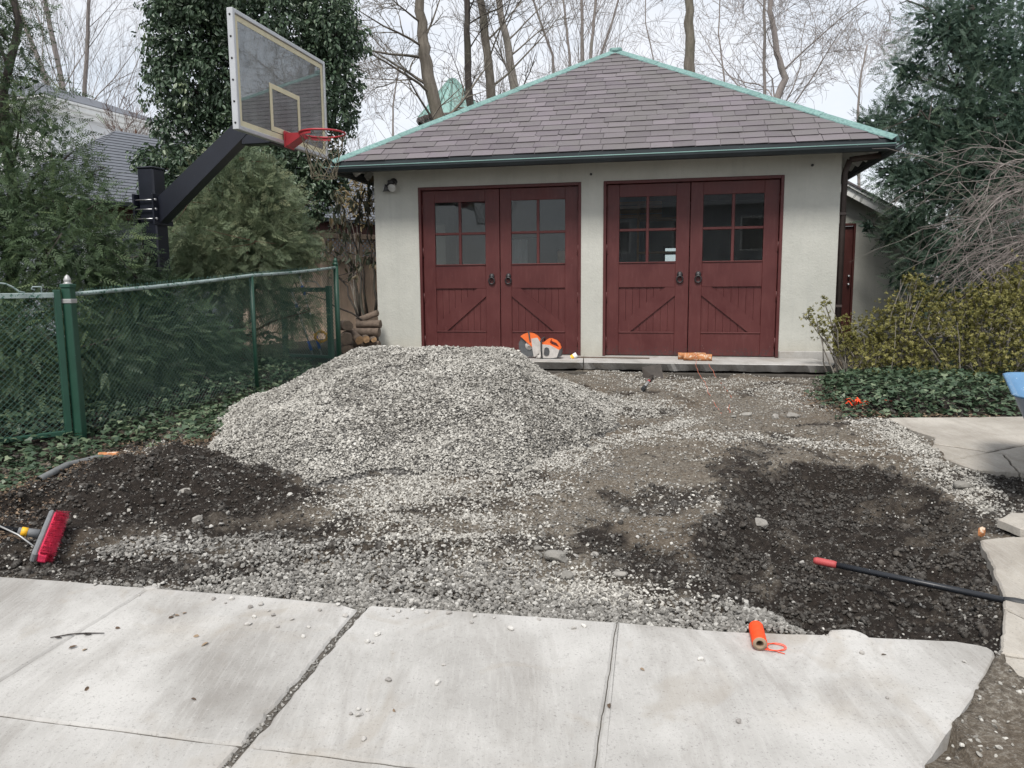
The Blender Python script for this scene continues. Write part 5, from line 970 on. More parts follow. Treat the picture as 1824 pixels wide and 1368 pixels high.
bk.add([BM @ Vector(p) for p in ((.915 - .08, .115, .014), (.915 + .08, .115, .014), (.915 - .08, -.02, .014), (.915 + .08, -.02, .014), (.915 - .075, .112, .17), (.915 + .075, .112, .17), (.915 - .075, .07, .17), (.915 + .075, .07, .17))], [(0, 4, 5, 1), (2, 3, 7, 6), (0, 2, 6, 4), (1, 5, 7, 3), (4, 6, 7, 5), (0, 1, 3, 2)])
for i in range(16):                                         # stiffening band under the back of the ring
    p, q = ring2[i], ring2[i + 1]; bk.add([p, q, q + UPV * .034, p + UPV * .034], [(0, 1, 2, 3)])
bk.build('rim_mount', MT['red'], rim)
nt_ = MB(); rr = random.Random(8); nS = 12
def netp(j, l_):
    t = 2 * math.pi * j / (2 * nS); f = l_ / 6; r_ = .225 * (1 - f) ** 1.3 + .125 * (1 - (1 - f) ** 1.3); return BM @ Vector((rc[0] + r_ * math.cos(t) + rr.gauss(0, .004), rz - .01 - .43 * f + rr.gauss(0, .007), rc[2] + r_ * math.sin(t) + rr.gauss(0, .004)))
grid = {(j, l_): netp(j, l_) for l_ in range(7) for j in range(2 * nS)}
for l_ in range(6):
    for j in range(2 * nS):
        if (j + l_) % 2 == 0:
            for dj in (-1, 1): nt_.tube([grid[(j, l_)], grid[((j + dj) % (2 * nS), l_ + 1)]], .0032, 4)
for j in range(2 * nS): nt_.tube([grid[(j, 6)], grid[((j + 2) % (2 * nS), 6)]], .0035, 4)
nt_.build('net', MT['net'], rim)

# ------------------------------------------------------------------ chain-link fence and gates
def gz1(x, y): return float(ground_z(np.array([x]), np.array([y]))[0])
FP = [Vector((-3.6, 6.3, 0)), Vector((-2.87, 8.58, 0)), Vector((-2.33, 10.34, 0))]; FT = [.985, 1.15, 1.265]
fb = [gz1(p.x, p.y) for p in FP]
fence = empty('chain_link_fence', (FP[0].x, FP[0].y, fb[0])); tag(fence, 'green coated chain-link fence running back to the garage', 'fence'); FL = -Vector((FP[0].x, FP[0].y, fb[0]))
FRZ = math.atan2(FP[1].y - FP[0].y, FP[1].x - FP[0].x)
def acorn(mb, p, s=1.0): mb.lathe([(.0, 0), (.030 * s, 0), (.030 * s, .006 * s), (.018 * s, .012 * s), (.024 * s, .02 * s), (.024 * s, .032 * s), (.014 * s, .055 * s), (.0, .068 * s)], 10, Matrix.Translation(p))
def wires(mb, p0, p1, z0a, z1a, z0b, z1b, cw=.047, r=.0015, jig=None):
    p0, p1 = Vector(p0), Vector(p1); L_ = (p1 - p0).length; h = ((z1a - z0a) + (z1b - z0b)) / 2; sl = 1.0; nrm = Vector((-(p1 - p0).y, (p1 - p0).x, 0)).normalized()
    def pt(u, v, o_): t = u / L_; q = p0.lerp(p1, t); z0_ = z0a + (z0b - z0a) * t; z1_ = z1a + (z1b - z1a) * t; q = q + nrm * o_; q.z = z0_ + (z1_ - z0_) * v / h; return q
    for s in (1, -1):
        u0 = -h * sl if s > 0 else 0
        while u0 < L_ + (h * sl if s < 0 else 0):
            a, b = (u0, u0 + h * sl) if s > 0 else (u0, u0 - h * sl); ta = 0.0; tb = 1.0
            lo = min(a, b); hi = max(a, b)
            def cl(u): return (u - a) / (b - a)
            t0c, t1c = sorted((cl(max(0, lo)), cl(min(L_, hi))))
            if t1c - t0c > .02 and hi > 0 and lo < L_: mb.tube([pt(a + (b - a) * t, h * t, s * r * .8) for t in (t0c, (t0c + t1c) / 2, t1c)], r, 3, cap=False)
            u0 += cw
# posts
mb = MB(); PQ = Matrix.Translation((FP[0].x, FP[0].y, 0)) @ Matrix.Rotation(FRZ + .25, 4, 'Z'); mb.span((-.038, -.038, fb[0] - .1), (.038, .038, FT[0] + .055), .005, PQ)
p_ = mb.build('post', MT['green'], fence, FL); mb = MB(); mb.span((-.045, -.045, FT[0] + .055), (.045, .045, FT[0] + .085), .005, PQ); mb.build('post_cap', MT['green'], p_); mb = MB(); acorn(mb, (FP[0].x, FP[0].y, FT[0] + .085), 1.15); mb.build('finial', MT['galv'], p_); MB().span((-.043, -.043, FT[0] - .07), (.043, .043, FT[0] - .035), .003, PQ).build('hinge_band', MT['galv'], p_)
MB().tube([(FP[1].x, FP[1].y, fb[1] - .1), (FP[1].x, FP[1].y, FT[1])], .024, 10).build('post', MT['green'], fence, FL)
p_ = MB().tube([(FP[2].x, FP[2].y, fb[2] - .1), (FP[2].x, FP[2].y, FT[2] + .05)], .034, 10).build('post', MT['green'], fence, FL); mb = MB(); acorn(mb, (FP[2].x, FP[2].y, FT[2] + .05), 1.2); mb.lathe([(.040, FT[2] + .03), (.042, FT[2] + .05), (.03, FT[2] + .06)], 10, Matrix.Translation((FP[2].x, FP[2].y, 0))); mb.build('finial', MT['green'], p_)
rl = []
for i in range(2):
    for k in range(8): t = k / 8; p = FP[i].lerp(FP[i + 1], t); p.z = FT[i] + (FT[i + 1] - FT[i]) * t - .012 * math.sin(math.pi * t); rl.append(p)
p = FP[2].copy(); p.z = FT[2]; rl.append(p); MB().tube(rl, .0185, 9).build('top_rail', MT['rail'], fence, FL)
mb = MB()
for i in range(2): wires(mb, FP[i], FP[i + 1], fb[i] - .03, FT[i] - .0, fb[i + 1] - .03, FT[i + 1] - .0)
tag(mb.build('chain_link_mesh', MT['green_wire'], fence, FL), kind='stuff')
mb = MB(); rr = random.Random(3)                            # barbs of the mesh above the rail
for k in range(150):
    t = k / 150 * 2; i = min(1, int(t)); f = t - i; p = FP[i].lerp(FP[i + 1], f); z = FT[i] + (FT[i + 1] - FT[i]) * f
    if f < .62 or i == 0: mb.tube([(p.x, p.y, z + .005), (p.x + rr.gauss(0, .01), p.y + .01, z + .035), (p.x + rr.gauss(0, .008), p.y + .026, z + .02)], .0022, 3)
tag(mb.build('wire_barbs', MT['green_wire'], fence, FL), kind='stuff')
# near gate
gd = Vector((-.72, -.69, 0)).normalized(); ga = FP[0] + gd * .085; gb = FP[0] + gd * 1.2; za = gz1(ga.x, ga.y) + .06; zt = .965
gate = empty('garden_gate', (ga.x, ga.y, za)); tag(gate, 'green chain-link gate with scroll top at the left edge', 'gate'); GLo = -Vector((ga.x, ga.y, za)); GR_ = Matrix.Translation((ga.x, ga.y, 0)) @ Matrix.Rotation(math.atan2(gd.y, gd.x), 4, 'Z')
for u in (0, 1.1): MB().span((u - .024, -.024, za), (u + .024, .024, zt + .06), .004, GR_).build('stile', MT['green'], gate, GLo)
MB().span((.024, -.022, zt - .005), (1.076, .022, zt + .038), .004, GR_).build('top_rail', MT['rail'], gate, GLo); MB().span((.024, -.02, za), (1.076, .02, za + .04), .004, GR_).build('bottom_rail', MT['green'], gate, GLo)
mb = MB(); wires(mb, ga + gd * .02, ga + gd * 1.08, za + .02, zt, za + .02, zt, .046, .0017); tag(mb.build('chain_link_mesh', MT['green_wire'], gate, GLo), kind='stuff')
arc = [(.22, zt + .04), (.26, zt + .05), (.30, zt + .085), (.345, zt + .11), (.40, zt + .118), (.45, zt + .118), (.50, zt + .11), (.545, zt + .085), (.585, zt + .05), (.63, zt + .04)]
mb = MB().tube([GR_ @ Vector((u, 0, z)) for u, z in arc], .008, 6); mb.tube([GR_ @ Vector((.40, 0, zt + .04)), GR_ @ Vector((.40, 0, zt + .118))], .005, 5); mb.tube([GR_ @ Vector((.47, 0, zt + .04)), GR_ @ Vector((.47, 0, zt + .118))], .005, 5); mb.tube([GR_ @ Vector((u, 0, z)) for u, z in ((.105, zt + .04), (.105, zt + .085), (.165, zt + .085), (.175, zt + .07), (.15, zt + .062))], .006, 5); sc_ = mb.build('scroll', MT['rail'], gate, GLo)
mb = MB(); acorn(mb, GR_ @ Vector((.435, 0, zt + .122)), 1.2); mb.build('finial', MT['green'], sc_)
# far gate standing open behind the end post
fa, fbp = AT(592, 600, 10.55), AT(508, 600, 10.9); z0g = .03; z1g = 1.0
g2 = empty('garden_gate', (fa.x, fa.y, z0g)); tag(g2, 'small green gate seen through the far end of the fence', 'gate'); G2 = Matrix.Translation((fa.x, fa.y, 0)) @ Matrix.Rotation(math.atan2(fbp.y - fa.y, fbp.x - fa.x), 4, 'Z'); LG = (fbp - fa).xy.length; G2L = -Vector((fa.x, fa.y, z0g))
for u in (0.03, LG): MB().span((u - .035, -.03, z0g), (u + .035, .03, z1g + .02), .004, G2).build('stile', MT['green'], g2, G2L)
MB().span((.04, -.025, z1g - .06), (LG, .025, z1g), .004, G2).build('top_rail', MT['green'], g2, G2L); MB().span((.04, -.02, z0g), (LG, .02, z0g + .04), .004, G2).build('bottom_rail', MT['green'], g2, G2L)
mb = MB(); wires(mb, fa, fbp, z0g, z1g, z0g, z1g, .05, .0016); tag(mb.build('chain_link_mesh', MT['green_wire'], g2, G2L), kind='stuff')
MB().tube([G2 @ Vector((u, 0, z)) for u, z in ((.16, 1.0), (.19, 1.02), (.23, 1.07), (.3, 1.085), (.45, 1.085))], .007, 5).build('scroll', MT['galv'], g2, G2L)
# low kerb behind the fence
ka, kb = AT(325, 664, 9.6), AT(600, 655, 10.9); kd = (kb - ka); KM = Matrix.Translation(ka) @ Matrix.Rotation(math.atan2(kd.y, kd.x), 4, 'Z'); MB_ = MB().span((0, -.07, -.25), (kd.length, .07, .05), .01, KM); tag(MB_.build('kerb', MT['concrete_walk']), 'low concrete kerb behind the chain-link fence', 'kerb', kind='structure')
# tools leaning behind the far gate
t_ = empty('garden_tools', AT(565, 640, 11.0)); tag(t_, 'blue-handled tools leaning behind the far gate', 'tools'); tl = -Vector(t_.location)
for (x0, y0, x1, y1) in ((575, 642, 530, 480), (560, 640, 520, 520)):
    a, b = AT(x0, y0, 11.0), AT(x1, y1, 11.15); MB().tube([a, b], .012, 7).build('shaft', MT['galv'], t_, tl); MB().tube([a.lerp(b, .13), a.lerp(b, .27)], .02, 8).build('grip', MT['blue'], t_, tl); MB().tube([a.lerp(b, .72), a.lerp(b, .82)], .022, 8).build('grip', MT['blue'], t_, tl)
c = AT(572, 600, 10.95); mb = MB(); rr = random.Random(6)
for k in range(9): mb.tube([c + Vector(((.085 + .012 * rr.gauss(0, 1)) * math.cos(t), rr.gauss(0, .012), (.07 + .012 * rr.gauss(0, 1)) * math.sin(t) + k * .001)) for t in [2 * math.pi * i / 18 for i in range(18)]], .007, 5, closed=True)
o = mb.build('rope_coil', MT['yellow']); tag(o, 'coil of yellow rope hanging behind the far gate', 'rope')

# ------------------------------------------------------------------ wooden fence, firewood, neighbours
A0, A1 = AT(430, 500, 12.3), AT(700, 500, 14.2); wd = (A1 - A0); wd.z = 0; Lw = wd.length; WM = Matrix.Translation((A0.x, A0.y, 0)) @ Matrix.Rotation(math.atan2(wd.y, wd.x), 4, 'Z')
wf = empty('wooden_fence', (A0.x, A0.y, .0), math.atan2(wd.y, wd.x)); tag(wf, 'cedar board fence with lattice top left of the garage', 'fence'); rr = random.Random(2); bw = .118; x = 0
mesh_b = [MB().span((.003, -.010, 0), (bw - .003, .010, 1.42), .003).mesh('board') for _ in range(1)]
mesh_b[0].materials.append(MT['wood_fence'])
while x < Lw:
    o = obj('board', mesh_b[0], None, wf); o.location = (x, rr.uniform(-.003, .003), .02); x += bw
for i in range(5):
    xx = i * Lw / 4; MB().span((xx - .05, -.075, 0), (xx + .05, .02, 1.92), .006).build('post', MT['wood_fence'], wf)
MB().span((0, -.045, 1.43), (Lw, .02, 1.50), .005).build('rail', MT['wood_fence'], wf); MB().span((0, -.05, 1.82), (Lw, .03, 1.90), .005).build('rail', MT['wood_fence'], wf)
mb = MB(); u = -.3
while u < Lw:
    for s in (1, -1):
        a, b = (u, u + .32) if s > 0 else (u + .32, u)
        mb.add([(a - .018, s * .005 - .004, 1.5), (a + .018, s * .005 - .004, 1.5), (b + .018, s * .005 - .004, 1.82), (b - .018, s * .005 - .004, 1.82)], [(0, 1, 2, 3)]); mb.add([(a - .018, s * .005 + .004, 1.5), (a + .018, s * .005 + .004, 1.5), (b + .018, s * .005 + .004, 1.82), (b - .018, s * .005 + .004, 1.82)], [(3, 2, 1, 0)])
    u += .085
tag(mb.build('lattice', MT['wood_fence'], wf), kind='stuff')
# firewood
def log(p, d, L_, r, label, m='log_bark', group=None, split_=False, seed=0, end='wood_end'):
    rr = random.Random(seed); d = Vector(d).normalized(); t = empty('log', p); tag(t, label, 'log', group); x = d.orthogonal().normalized(); y = d.cross(x); n = 12; mb = MB(); rad = [r * (1 + rr.gauss(0, .06)) * (.55 if split_ and 7 <= j <= 10 else 1) for j in range(n)]; K = 5; off = [Vector((rr.gauss(0, r * .05), rr.gauss(0, r * .05), 0)) for _ in range(K + 1)]
    vs = [(d * (L_ * (i / K - .5)) + off[i] + (x * math.cos(2 * math.pi * j / n) + y * math.sin(2 * math.pi * j / n)) * rad[j] * (1 + rr.gauss(0, .03)))[:] for i in range(K + 1) for j in range(n)]
    mb.smooth = True; mb.add(vs, [[i * n + j, i * n + (j + 1) % n, (i + 1) * n + (j + 1) % n, (i + 1) * n + j] for i in range(K) for j in range(n)]); mb.build('bark', MT[m], t)
    for i, s in ((0, -1), (K, 1)): e_ = MB(); ring = [Vector(vs[i * n + j]) + d * s * .002 for j in range(n)]; c = sum(ring, Vector()) / n; e_.add([c + d * s * .003] + ring, [(0, 1 + j, 1 + (j + 1) % n) if s > 0 else (0, 1 + (j + 1) % n, 1 + j) for j in range(n)]); e_.build('cut_end', MT[end], t)
    return t
FWL = [((655, 565, 11.35), (1, -.15, .38), .34, .055, 'split log propped askew on top of the firewood stack'), ((657, 578, 11.3), (1, -.2, .02), .36, .06, 'long log across the firewood stack, second from top'), ((655, 592, 11.25), (1, -.2, 0), .36, .065, 'thick barked log across the middle of the firewood stack'), ((651, 603, 11.1), (.25, -1, 0), .36, .05, 'pale cut log end facing out at left of the firewood stack'), ((663, 603, 11.1), (.3, -1, 0), .36, .042, 'pale cut log end facing out beside the garage wall'), ((654, 614, 11.2), (1, -.2, 0), .38, .06, 'dark bottom log of the firewood stack'), ((614, 580, 11.0), (.45, -1, .05), .4, .075, 'grey log end high at left behind the end post'), ((617, 602, 10.9), (.2, -1, 0), .4, .085, 'dark round log end behind the end post'), ((631, 597, 11.0), (.5, -.8, -.3), .4, .06, 'leaning cut log between the post and the stack'), ((620, 622, 10.9), (.2, -1, 0), .4, .08, 'lowest dark log behind the end post')]
for i, (p, d, L_, r, lb) in enumerate(FWL): log(AT(*p), d, L_, r, lb, group='firewood stack', seed=i, split_=(i in (0, 4)), end='wood_end' if i in (3, 4, 8) else 'old_end')
# neighbour's outbuilding with a grey shingle roof
na_, nb_ = Vector((-8.1, 13.75, 0)), Vector((-1.5, 22.9, 0)); nd_ = (nb_ - na_); Ln = nd_.length; NA = math.atan2(nd_.y, nd_.x); nh = empty('neighbour_house', na_, NA); tag(nh, 'low neighbouring house with grey shingle hip roof behind the trees', 'house'); dep = 5.6; ez = 2.60; rz_ = 4.45
MB().span((.45, .45, -.1), (Ln - .45, dep - .45, ez)).build('wall', MT['siding_grey'], nh); MB().span((.3, .25, ez - .30), (Ln - .3, .44, ez - .06)).build('eave_beam', MT['brick_dark'], nh)
mb = MB(); rows = 24
def rf(t, lift):                                             # a course of the front slope at height fraction t
    x0 = t * dep / 2; y = t * dep / 2; z = ez + t * (rz_ - ez); return [(x0, y - lift, z + lift), (Ln - x0, y - lift, z + lift)]
for i in range(rows):
    a, b = rf(i / rows, .009), rf((i + 1) / rows, .0); mb.add(a + [b[1], b[0]], [(0, 1, 2, 3)]); c = rf(i / rows, 0.0); mb.add(c + [a[1], a[0]], [(0, 1, 2, 3)])
    for side in (0, 1):                                      # hipped ends
        def hp(t, lift):
            x = t * dep / 2 - lift if side == 0 else Ln - t * dep / 2 + lift; z = ez + t * (rz_ - ez) + lift; return [(x, t * dep / 2, z), (x, dep - t * dep / 2, z)]
        a2, b2 = hp(i / rows, .009), hp((i + 1) / rows, 0.0); mb.add(a2 + [b2[1], b2[0]], [(3, 2, 1, 0) if side == 0 else (0, 1, 2, 3)])
mb.add([(dep / 2, dep / 2, rz_), (Ln - dep / 2, dep / 2, rz_), (Ln, dep, ez), (0, dep, ez)], [(0, 1, 2, 3)]); rfm = mb.build('roof', MT['shingle'], nh)
MB().span((-.04, -.04, ez - .07), (Ln + .04, .0, ez + .01)).span((-.04, .0, ez - .07), (.0, dep, ez + .01)).build('fascia', MT['gutter'], rfm); MB().span((.02, .02, ez - .05), (Ln - .02, dep - .02, ez - .03)).build('soffit', MT['brick_dark'], rfm)
for xx in (.75, 1.9, 4.3): wn = MB().span((xx, .40, 1.1), (xx + .65, .47, 2.1), .01).build('window', MT['white'], nh); MB().span((xx + .06, .385, 1.16), (xx + .59, .398, 2.04)).build('pane', MT['iron'], wn)
# white house far behind the yew
def house_box(root, a, b): return MB().span(a, b)
wb = AT(60, 400, 27); wh = empty('white_house', (wb.x, wb.y, 0), R(-18)); tag(wh, 'white clapboard house with deep cornices at far left', 'house'); wl = lambda px, py: (AT(px, py, 27) - wb)
hx = wl(103, 300).x; tz = AT(100, 200, 27).z; MB().span((-7, 0, -.2), (hx, 7, tz)).build('wall', MT['offwhite'], wh)
mb = MB().span((-7.2, -.30, tz), (hx + .28, 7.2, tz + .12), .02).span((-7.3, -.42, tz + .12), (hx + .42, 7.3, tz + .30), .03).span((-7.4, -.5, tz + .30), (hx + .5, 7.4, tz + .38), .02); mb.build('cornice', MT['white'], wh)
mb = MB(); mb.add([(-7.4, -.5, tz + .39), (hx + .5, -.5, tz + .39), (hx + .5, 7.4, tz + .39), (-7.4, 7.4, tz + .39), (-3, 3.4, tz + 2.0)], [(0, 1, 4), (1, 2, 4), (2, 3, 4), (3, 0, 4)]); mb.build('roof', MT['shingle'], wh)
wx = wl(222, 300).x; wz = AT(200, 318, 27).z; MB().span((hx, .6, -.2), (wx, 6, wz)).build('wing_wall', MT['offwhite'], wh); MB().span((hx, .25, wz), (wx + .3, 6.3, wz + .16), .02).span((hx, .1, wz + .16), (wx + .45, 6.4, wz + .34), .03).build('wing_cornice', MT['white'], wh)
mb = MB(); mb.add([(hx, .0, wz + .35), (wx + .5, .0, wz + .35), (wx + .5, 6.5, wz + .35), (hx, 6.5, wz + .35), (hx, 3.2, wz + 1.1), (wx - 1.5, 3.2, wz + 1.1)], [(0, 1, 5, 4), (1, 2, 5), (2, 3, 4, 5)]); mb.build('wing_roof', MT['offwhite'], wh)
for xx, z_ in ((hx - 1.0, 2.6), (hx - 2.4, 2.6), (hx + .35, 1.5), (hx + 1.4, 1.5)):
    yy = 0 if xx < hx else .6; wn = MB().span((xx, yy - .05, z_), (xx + .7, yy - .005, z_ + 1.25), .01).build('window', MT['white'], wh); MB().span((xx + .07, yy - .065, z_ + .07), (xx + .63, yy - .052, z_ + 1.18)).build('pane', MT['iron'], wn)
# copper-roofed turret
ta = AT(806, 138, 27); tb_ = AT(806, 214, 27).z; tr_ = 1.22; tu = empty('turret', (ta.x, ta.y, 0)); tag(tu, 'turret with green copper cone roof between the bare trunks', 'turret'); MB().lathe([(.95, 0), (.95, tb_ - .1)], 16, cap=False).build('wall', MT['offwhite'], tu)
MB().lathe([(1.2, tb_ - .14), (1.26, tb_ - .02), (1.22, tb_)], 16, cap=False).build('eave', MT['brown'], tu); MB().lathe([(tr_, tb_), (tr_ * .74, tb_ + .26 * (ta.z - tb_)), (tr_ * .42, tb_ + .62 * (ta.z - tb_)), (.1, tb_ + .96 * (ta.z - tb_)), (0, ta.z)], 16, cap=False).build('roof', MT['copper_dull'], tu)
for i in range(16): t = 2 * math.pi * i / 16; MB().tube([(r_ * 1.005 * math.cos(t), r_ * 1.005 * math.sin(t), z) for r_, z in ((tr_, tb_), (tr_ * .74, tb_ + .26 * (ta.z - tb_)), (tr_ * .42, tb_ + .62 * (ta.z - tb_)), (.1, tb_ + .96 * (ta.z - tb_)))], .03, 4).build('seam', MT['copper_dark'], tu)

# ------------------------------------------------------------------ tools and small things
# cut-off saw on the apron
sw = empty('concrete_saw', LW(-.78, -.42, 0.0), R(-12)); tag(sw, 'orange and grey cut-off saw standing in front of the left doors', 'saw'); XZ = Matrix(((1, 0, 0, 0), (0, 0, -1, 0), (0, 1, 0, 0), (0, 0, 0, 1)))   # draw in x,z and extrude along -y
bc = (-.19, .175); mb = MB(); n = 36; mb.prism([(bc[0] + (.152 if (i % 3) else .146) * math.cos(2 * math.pi * i / n), bc[1] + (.152 if (i % 3) else .146) * math.sin(2 * math.pi * i / n)) for i in range(n)], -.002, .003, XZ @ Matrix.Translation((0, 0, .03))); bl = mb.build('blade', MT['blade'], sw)
MB().lathe([(.0, .022), (.018, .022), (.02, .012), (.052, .010), (.058, .003), (.058, .0)], 20, XZ @ Matrix.Translation((bc[0], bc[1], .033))).build('flange', MT['saw_grey'], bl)
def arcp(r, a0, a1, n=14): return [(bc[0] + r * math.cos(R(a0 + (a1 - a0) * i / n)), bc[1] + r * math.sin(R(a0 + (a1 - a0) * i / n))) for i in range(n + 1)]
g = MB().prism(arcp(.178, 132, 25, 14) + [(bc[0] + .05, bc[1] - .02)], -.02, .062, XZ).build('guard', MT['orange'], sw)
MB().prism([(bc[0] + .035, bc[1] + .10), (bc[0] + .12, bc[1] + .115), (bc[0] + .178, bc[1] + .02), (bc[0] + .165, bc[1] - .08), (bc[0] + .07, bc[1] - .155), (bc[0] + .05, bc[1] - .05)], .063, .068, XZ).build('guard_plate', MT['saw_grey'], g); MB().prism([(bc[0] - .012, bc[1] + .205), (bc[0] + .008, bc[1] + .20), (bc[0] + .028, bc[1] + .06), (bc[0] + .010, bc[1] + .06)], .064, .075, XZ).build('guard_lever', MT['dust_black'], g)
MB().prism([(-.05, .02), (.0, .01), (.12, .01), (.20, .02), (.235, .12), (.10, .19), (-.04, .20)], -.07, .07, XZ).build('engine_housing', MT['saw_grey'], sw); MB().prism([(.02, .065), (.035, .045), (.065, .04), (.092, .055), (.10, .10), (.09, .145), (.06, .16), (.03, .145)], .07, .078, XZ).build('starter_cover', MT['dust_black'], sw)
MB().prism([(-.05, .205), (.02, .23), (.08, .275), (.125, .275), (.10, .23), (.12, .195), (.20, .165), (.235, .155), (.245, .125), (.20, .095), (.13, .15), (-.04, .205)], -.055, .06, XZ).build('top_cover', MT['orange'], sw)
MB().prism([(.125, .275), (.19, .25), (.235, .205), (.255, .15), (.245, .125), (.225, .165), (.19, .215), (.12, .245)], -.025, .03, XZ).build('rear_handle', MT['orange'], sw); MB().prism([(.16, .005), (.25, .03), (.265, .10), (.255, .14), (.20, .10), (.17, .05)], -.06, .066, XZ).build('rear_guard', MT['dust_black'], sw)
MB().tube([(.0, -.10, .01), (-.01, -.105, .12), (-.012, -.10, .26), (.012, -.07, .285), (.02, .0, .29), (.012, .07, .27), (0, .09, .10)], .011, 8).build('front_handle', MT['dark_rubber'], sw); MB().lathe([(.0, 0), (.025, 0), (.025, .025), (0, .025)], 12, XZ @ Matrix.Translation((-.045, .026, .06))).build('wheel', MT['saw_grey'], sw); MB().span((-.03, -.07, .0), (.19, .07, .012)).build('foot', MT['dark_rubber'], sw)
MB().prism([(bc[0] + .10, bc[1] - .17), (.08, .03), (.08, .045), (bc[0] + .10, bc[1] - .15)], -.02, .05, XZ).build('cutting_arm', MT['saw_grey'], sw)
# paper cup, strip of wood, tied logs, strings
cu = empty('paper_cup', LW(-.36, -.40, .03), R(30)); tag(cu, 'crumpled white and yellow paper cup beside the saw', 'cup'); cmx = Matrix.Rotation(R(62), 4, 'Y') @ Matrix.Rotation(R(20), 4, 'X'); MB().lathe([(.026, -.05), (.034, .0), (.038, .045), (.036, .045), (.032, 0), (.024, -.048)], 10, cmx, False).build('cup', MT['white'], cu); MB().lathe([(.030, -.045), (.0355, -.005)], 10, cmx, False).build('print_band', MT['yellow'], cu)
o = MB().span((-.32, -.035, .004), (.72, -.008, .018), .002).build('wood_strip', MT['log_bark']); o.matrix_world = GM @ Matrix.Translation((-.05, -.30, 0)) @ Matrix.Rotation(R(-2), 4, 'Z'); tag(o, 'thin dark wood strip lying along the apron', 'wood strip')
u_ = GM.to_3x3() @ Vector((1, 0, 0)); log(LW(1.23, -.36, .048), u_ + Vector((0, .03, 0)), .36, .046, 'peeled log lying nearest the right doors on the apron', 'log_orange', seed=31); log(LW(1.30, -.50, .046), u_ - Vector((0, .05, 0)), .36, .045, 'front peeled log on the apron, tied with orange string', 'log_orange', seed=32)
def string(label, pts, r=.0025):
    P = []; rr = random.Random(len(pts))
    for i in range(len(pts) - 1):
        for k in range(4): P.append(Vector(pts[i]).lerp(Vector(pts[i + 1]), k / 4) + Vector((rr.gauss(0, .006), rr.gauss(0, .006), 0)))
    P.append(Vector(pts[-1])); o = MB().tube(P, r * .62, 5).build('string', MT['line_faded']); return tag(o, label, 'string')
def gq(px, py, dz=.008): q = G(px, py, -.045); return (q.x, q.y, gz1(q.x, q.y) + dz)
string('left orange string running from the tied log over the dug ground', [LW(1.27, -.46, .095), LW(1.27, -.56, .09), LW(1.27, -.90, .01), LW(1.28, -.93, -.06), gq(1255, 680), gq(1262, 700), gq(1272, 718), gq(1285, 735)], .0038)
string('right looping orange string on the dug ground before the apron', [LW(1.42, -.90, .004), gq(1278, 672), gq(1292, 690), gq(1302, 705), gq(1298, 720), gq(1300, 735)], .0034)
mb = MB(); rr = random.Random(12); c = Vector(gq(1532, 732, .0))
for k in range(22):
    d = Vector((rr.gauss(0, .09), rr.gauss(0, .07), rr.uniform(.02, .12))); s_ = Vector((rr.gauss(0, 1), rr.gauss(0, 1), 0)).normalized() * .006; a = c + Vector((rr.gauss(0, .03), rr.gauss(0, .02), .01)); mb.add([a - s_, a + s_, a + d * .6 + s_ + Vector((0, 0, .02)), a + d * .6 - s_ + Vector((0, 0, .02))], [(0, 1, 2, 3)]); mb.add([a + d * .6 - s_ + Vector((0, 0, .02)), a + d * .6 + s_ + Vector((0, 0, .02)), a + d + s_ - Vector((0, 0, .03)), a + d - s_ - Vector((0, 0, .03))], [(0, 1, 2, 3)])
tag(mb.build('marking_tape', MT['line_orange']), 'tuft of orange marking tape at the edge of the right ivy', 'tape'); q = G(1748, 957); tag(MB().add([(q.x + .02 * math.cos(t) * (1 + .3 * (i % 2)), q.y, q.z + .03 + .03 * math.sin(t)) for i, t in enumerate([2 * math.pi * i / 8 for i in range(8)])] + [(q.x, q.y - .015, q.z + .03)], [(i, (i + 1) % 8, 8) for i in range(8)]).build('marking_tape', MT['log_orange']), 'scrap of faded orange tape on the corner of the lower walk', 'tape')
# square shovel against the apron
bl_ = [AT(1143, 654, 9.62), AT(1177, 648, 9.66), AT(1184, 682, 9.42), AT(1147, 678, 9.40)]; cB = sum(bl_, Vector()) / 4; nrm_ = (bl_[1] - bl_[0]).cross(bl_[3] - bl_[0]).normalized(); nrm_ = nrm_ if nrm_.y > 0 else -nrm_; sv = empty('shovel', cB); tag(sv, 'dark square-bladed shovel propped against the apron', 'shovel'); pc_ = cB + nrm_ * .045; mb = MB(); V = [p[:] for p in bl_] + [pc_[:]] + [(p + nrm_ * .006)[:] for p in bl_] + [(pc_ + nrm_ * .006)[:]]; mb.add(V, [(0, 1, 4), (1, 2, 4), (2, 3, 4), (3, 0, 4), (6, 5, 9), (7, 6, 9), (8, 7, 9), (5, 8, 9), (0, 5, 6, 1), (1, 6, 7, 2), (2, 7, 8, 3), (3, 8, 5, 0)]); mb.build('blade', MT['shovel'], sv, -cB)
he = Vector(gq(1146, 694, .03)); MB().tube([pc_, pc_.lerp(he, .35)], [.02, .017], 8).build('socket', MT['shovel'], sv, -cB); MB().tube([pc_.lerp(he, .3), he], .0155, 8).build('shaft', MT['galv'], sv, -cB); MB().tube([pc_.lerp(he, .38), pc_.lerp(he, .5)], .0165, 8).build('label_band', MT['grip_red'], sv, -cB); MB().tube([pc_.lerp(he, .9), he + (he - pc_) * .06], .022, 8).build('grip', MT['dark_rubber'], sv, -cB)
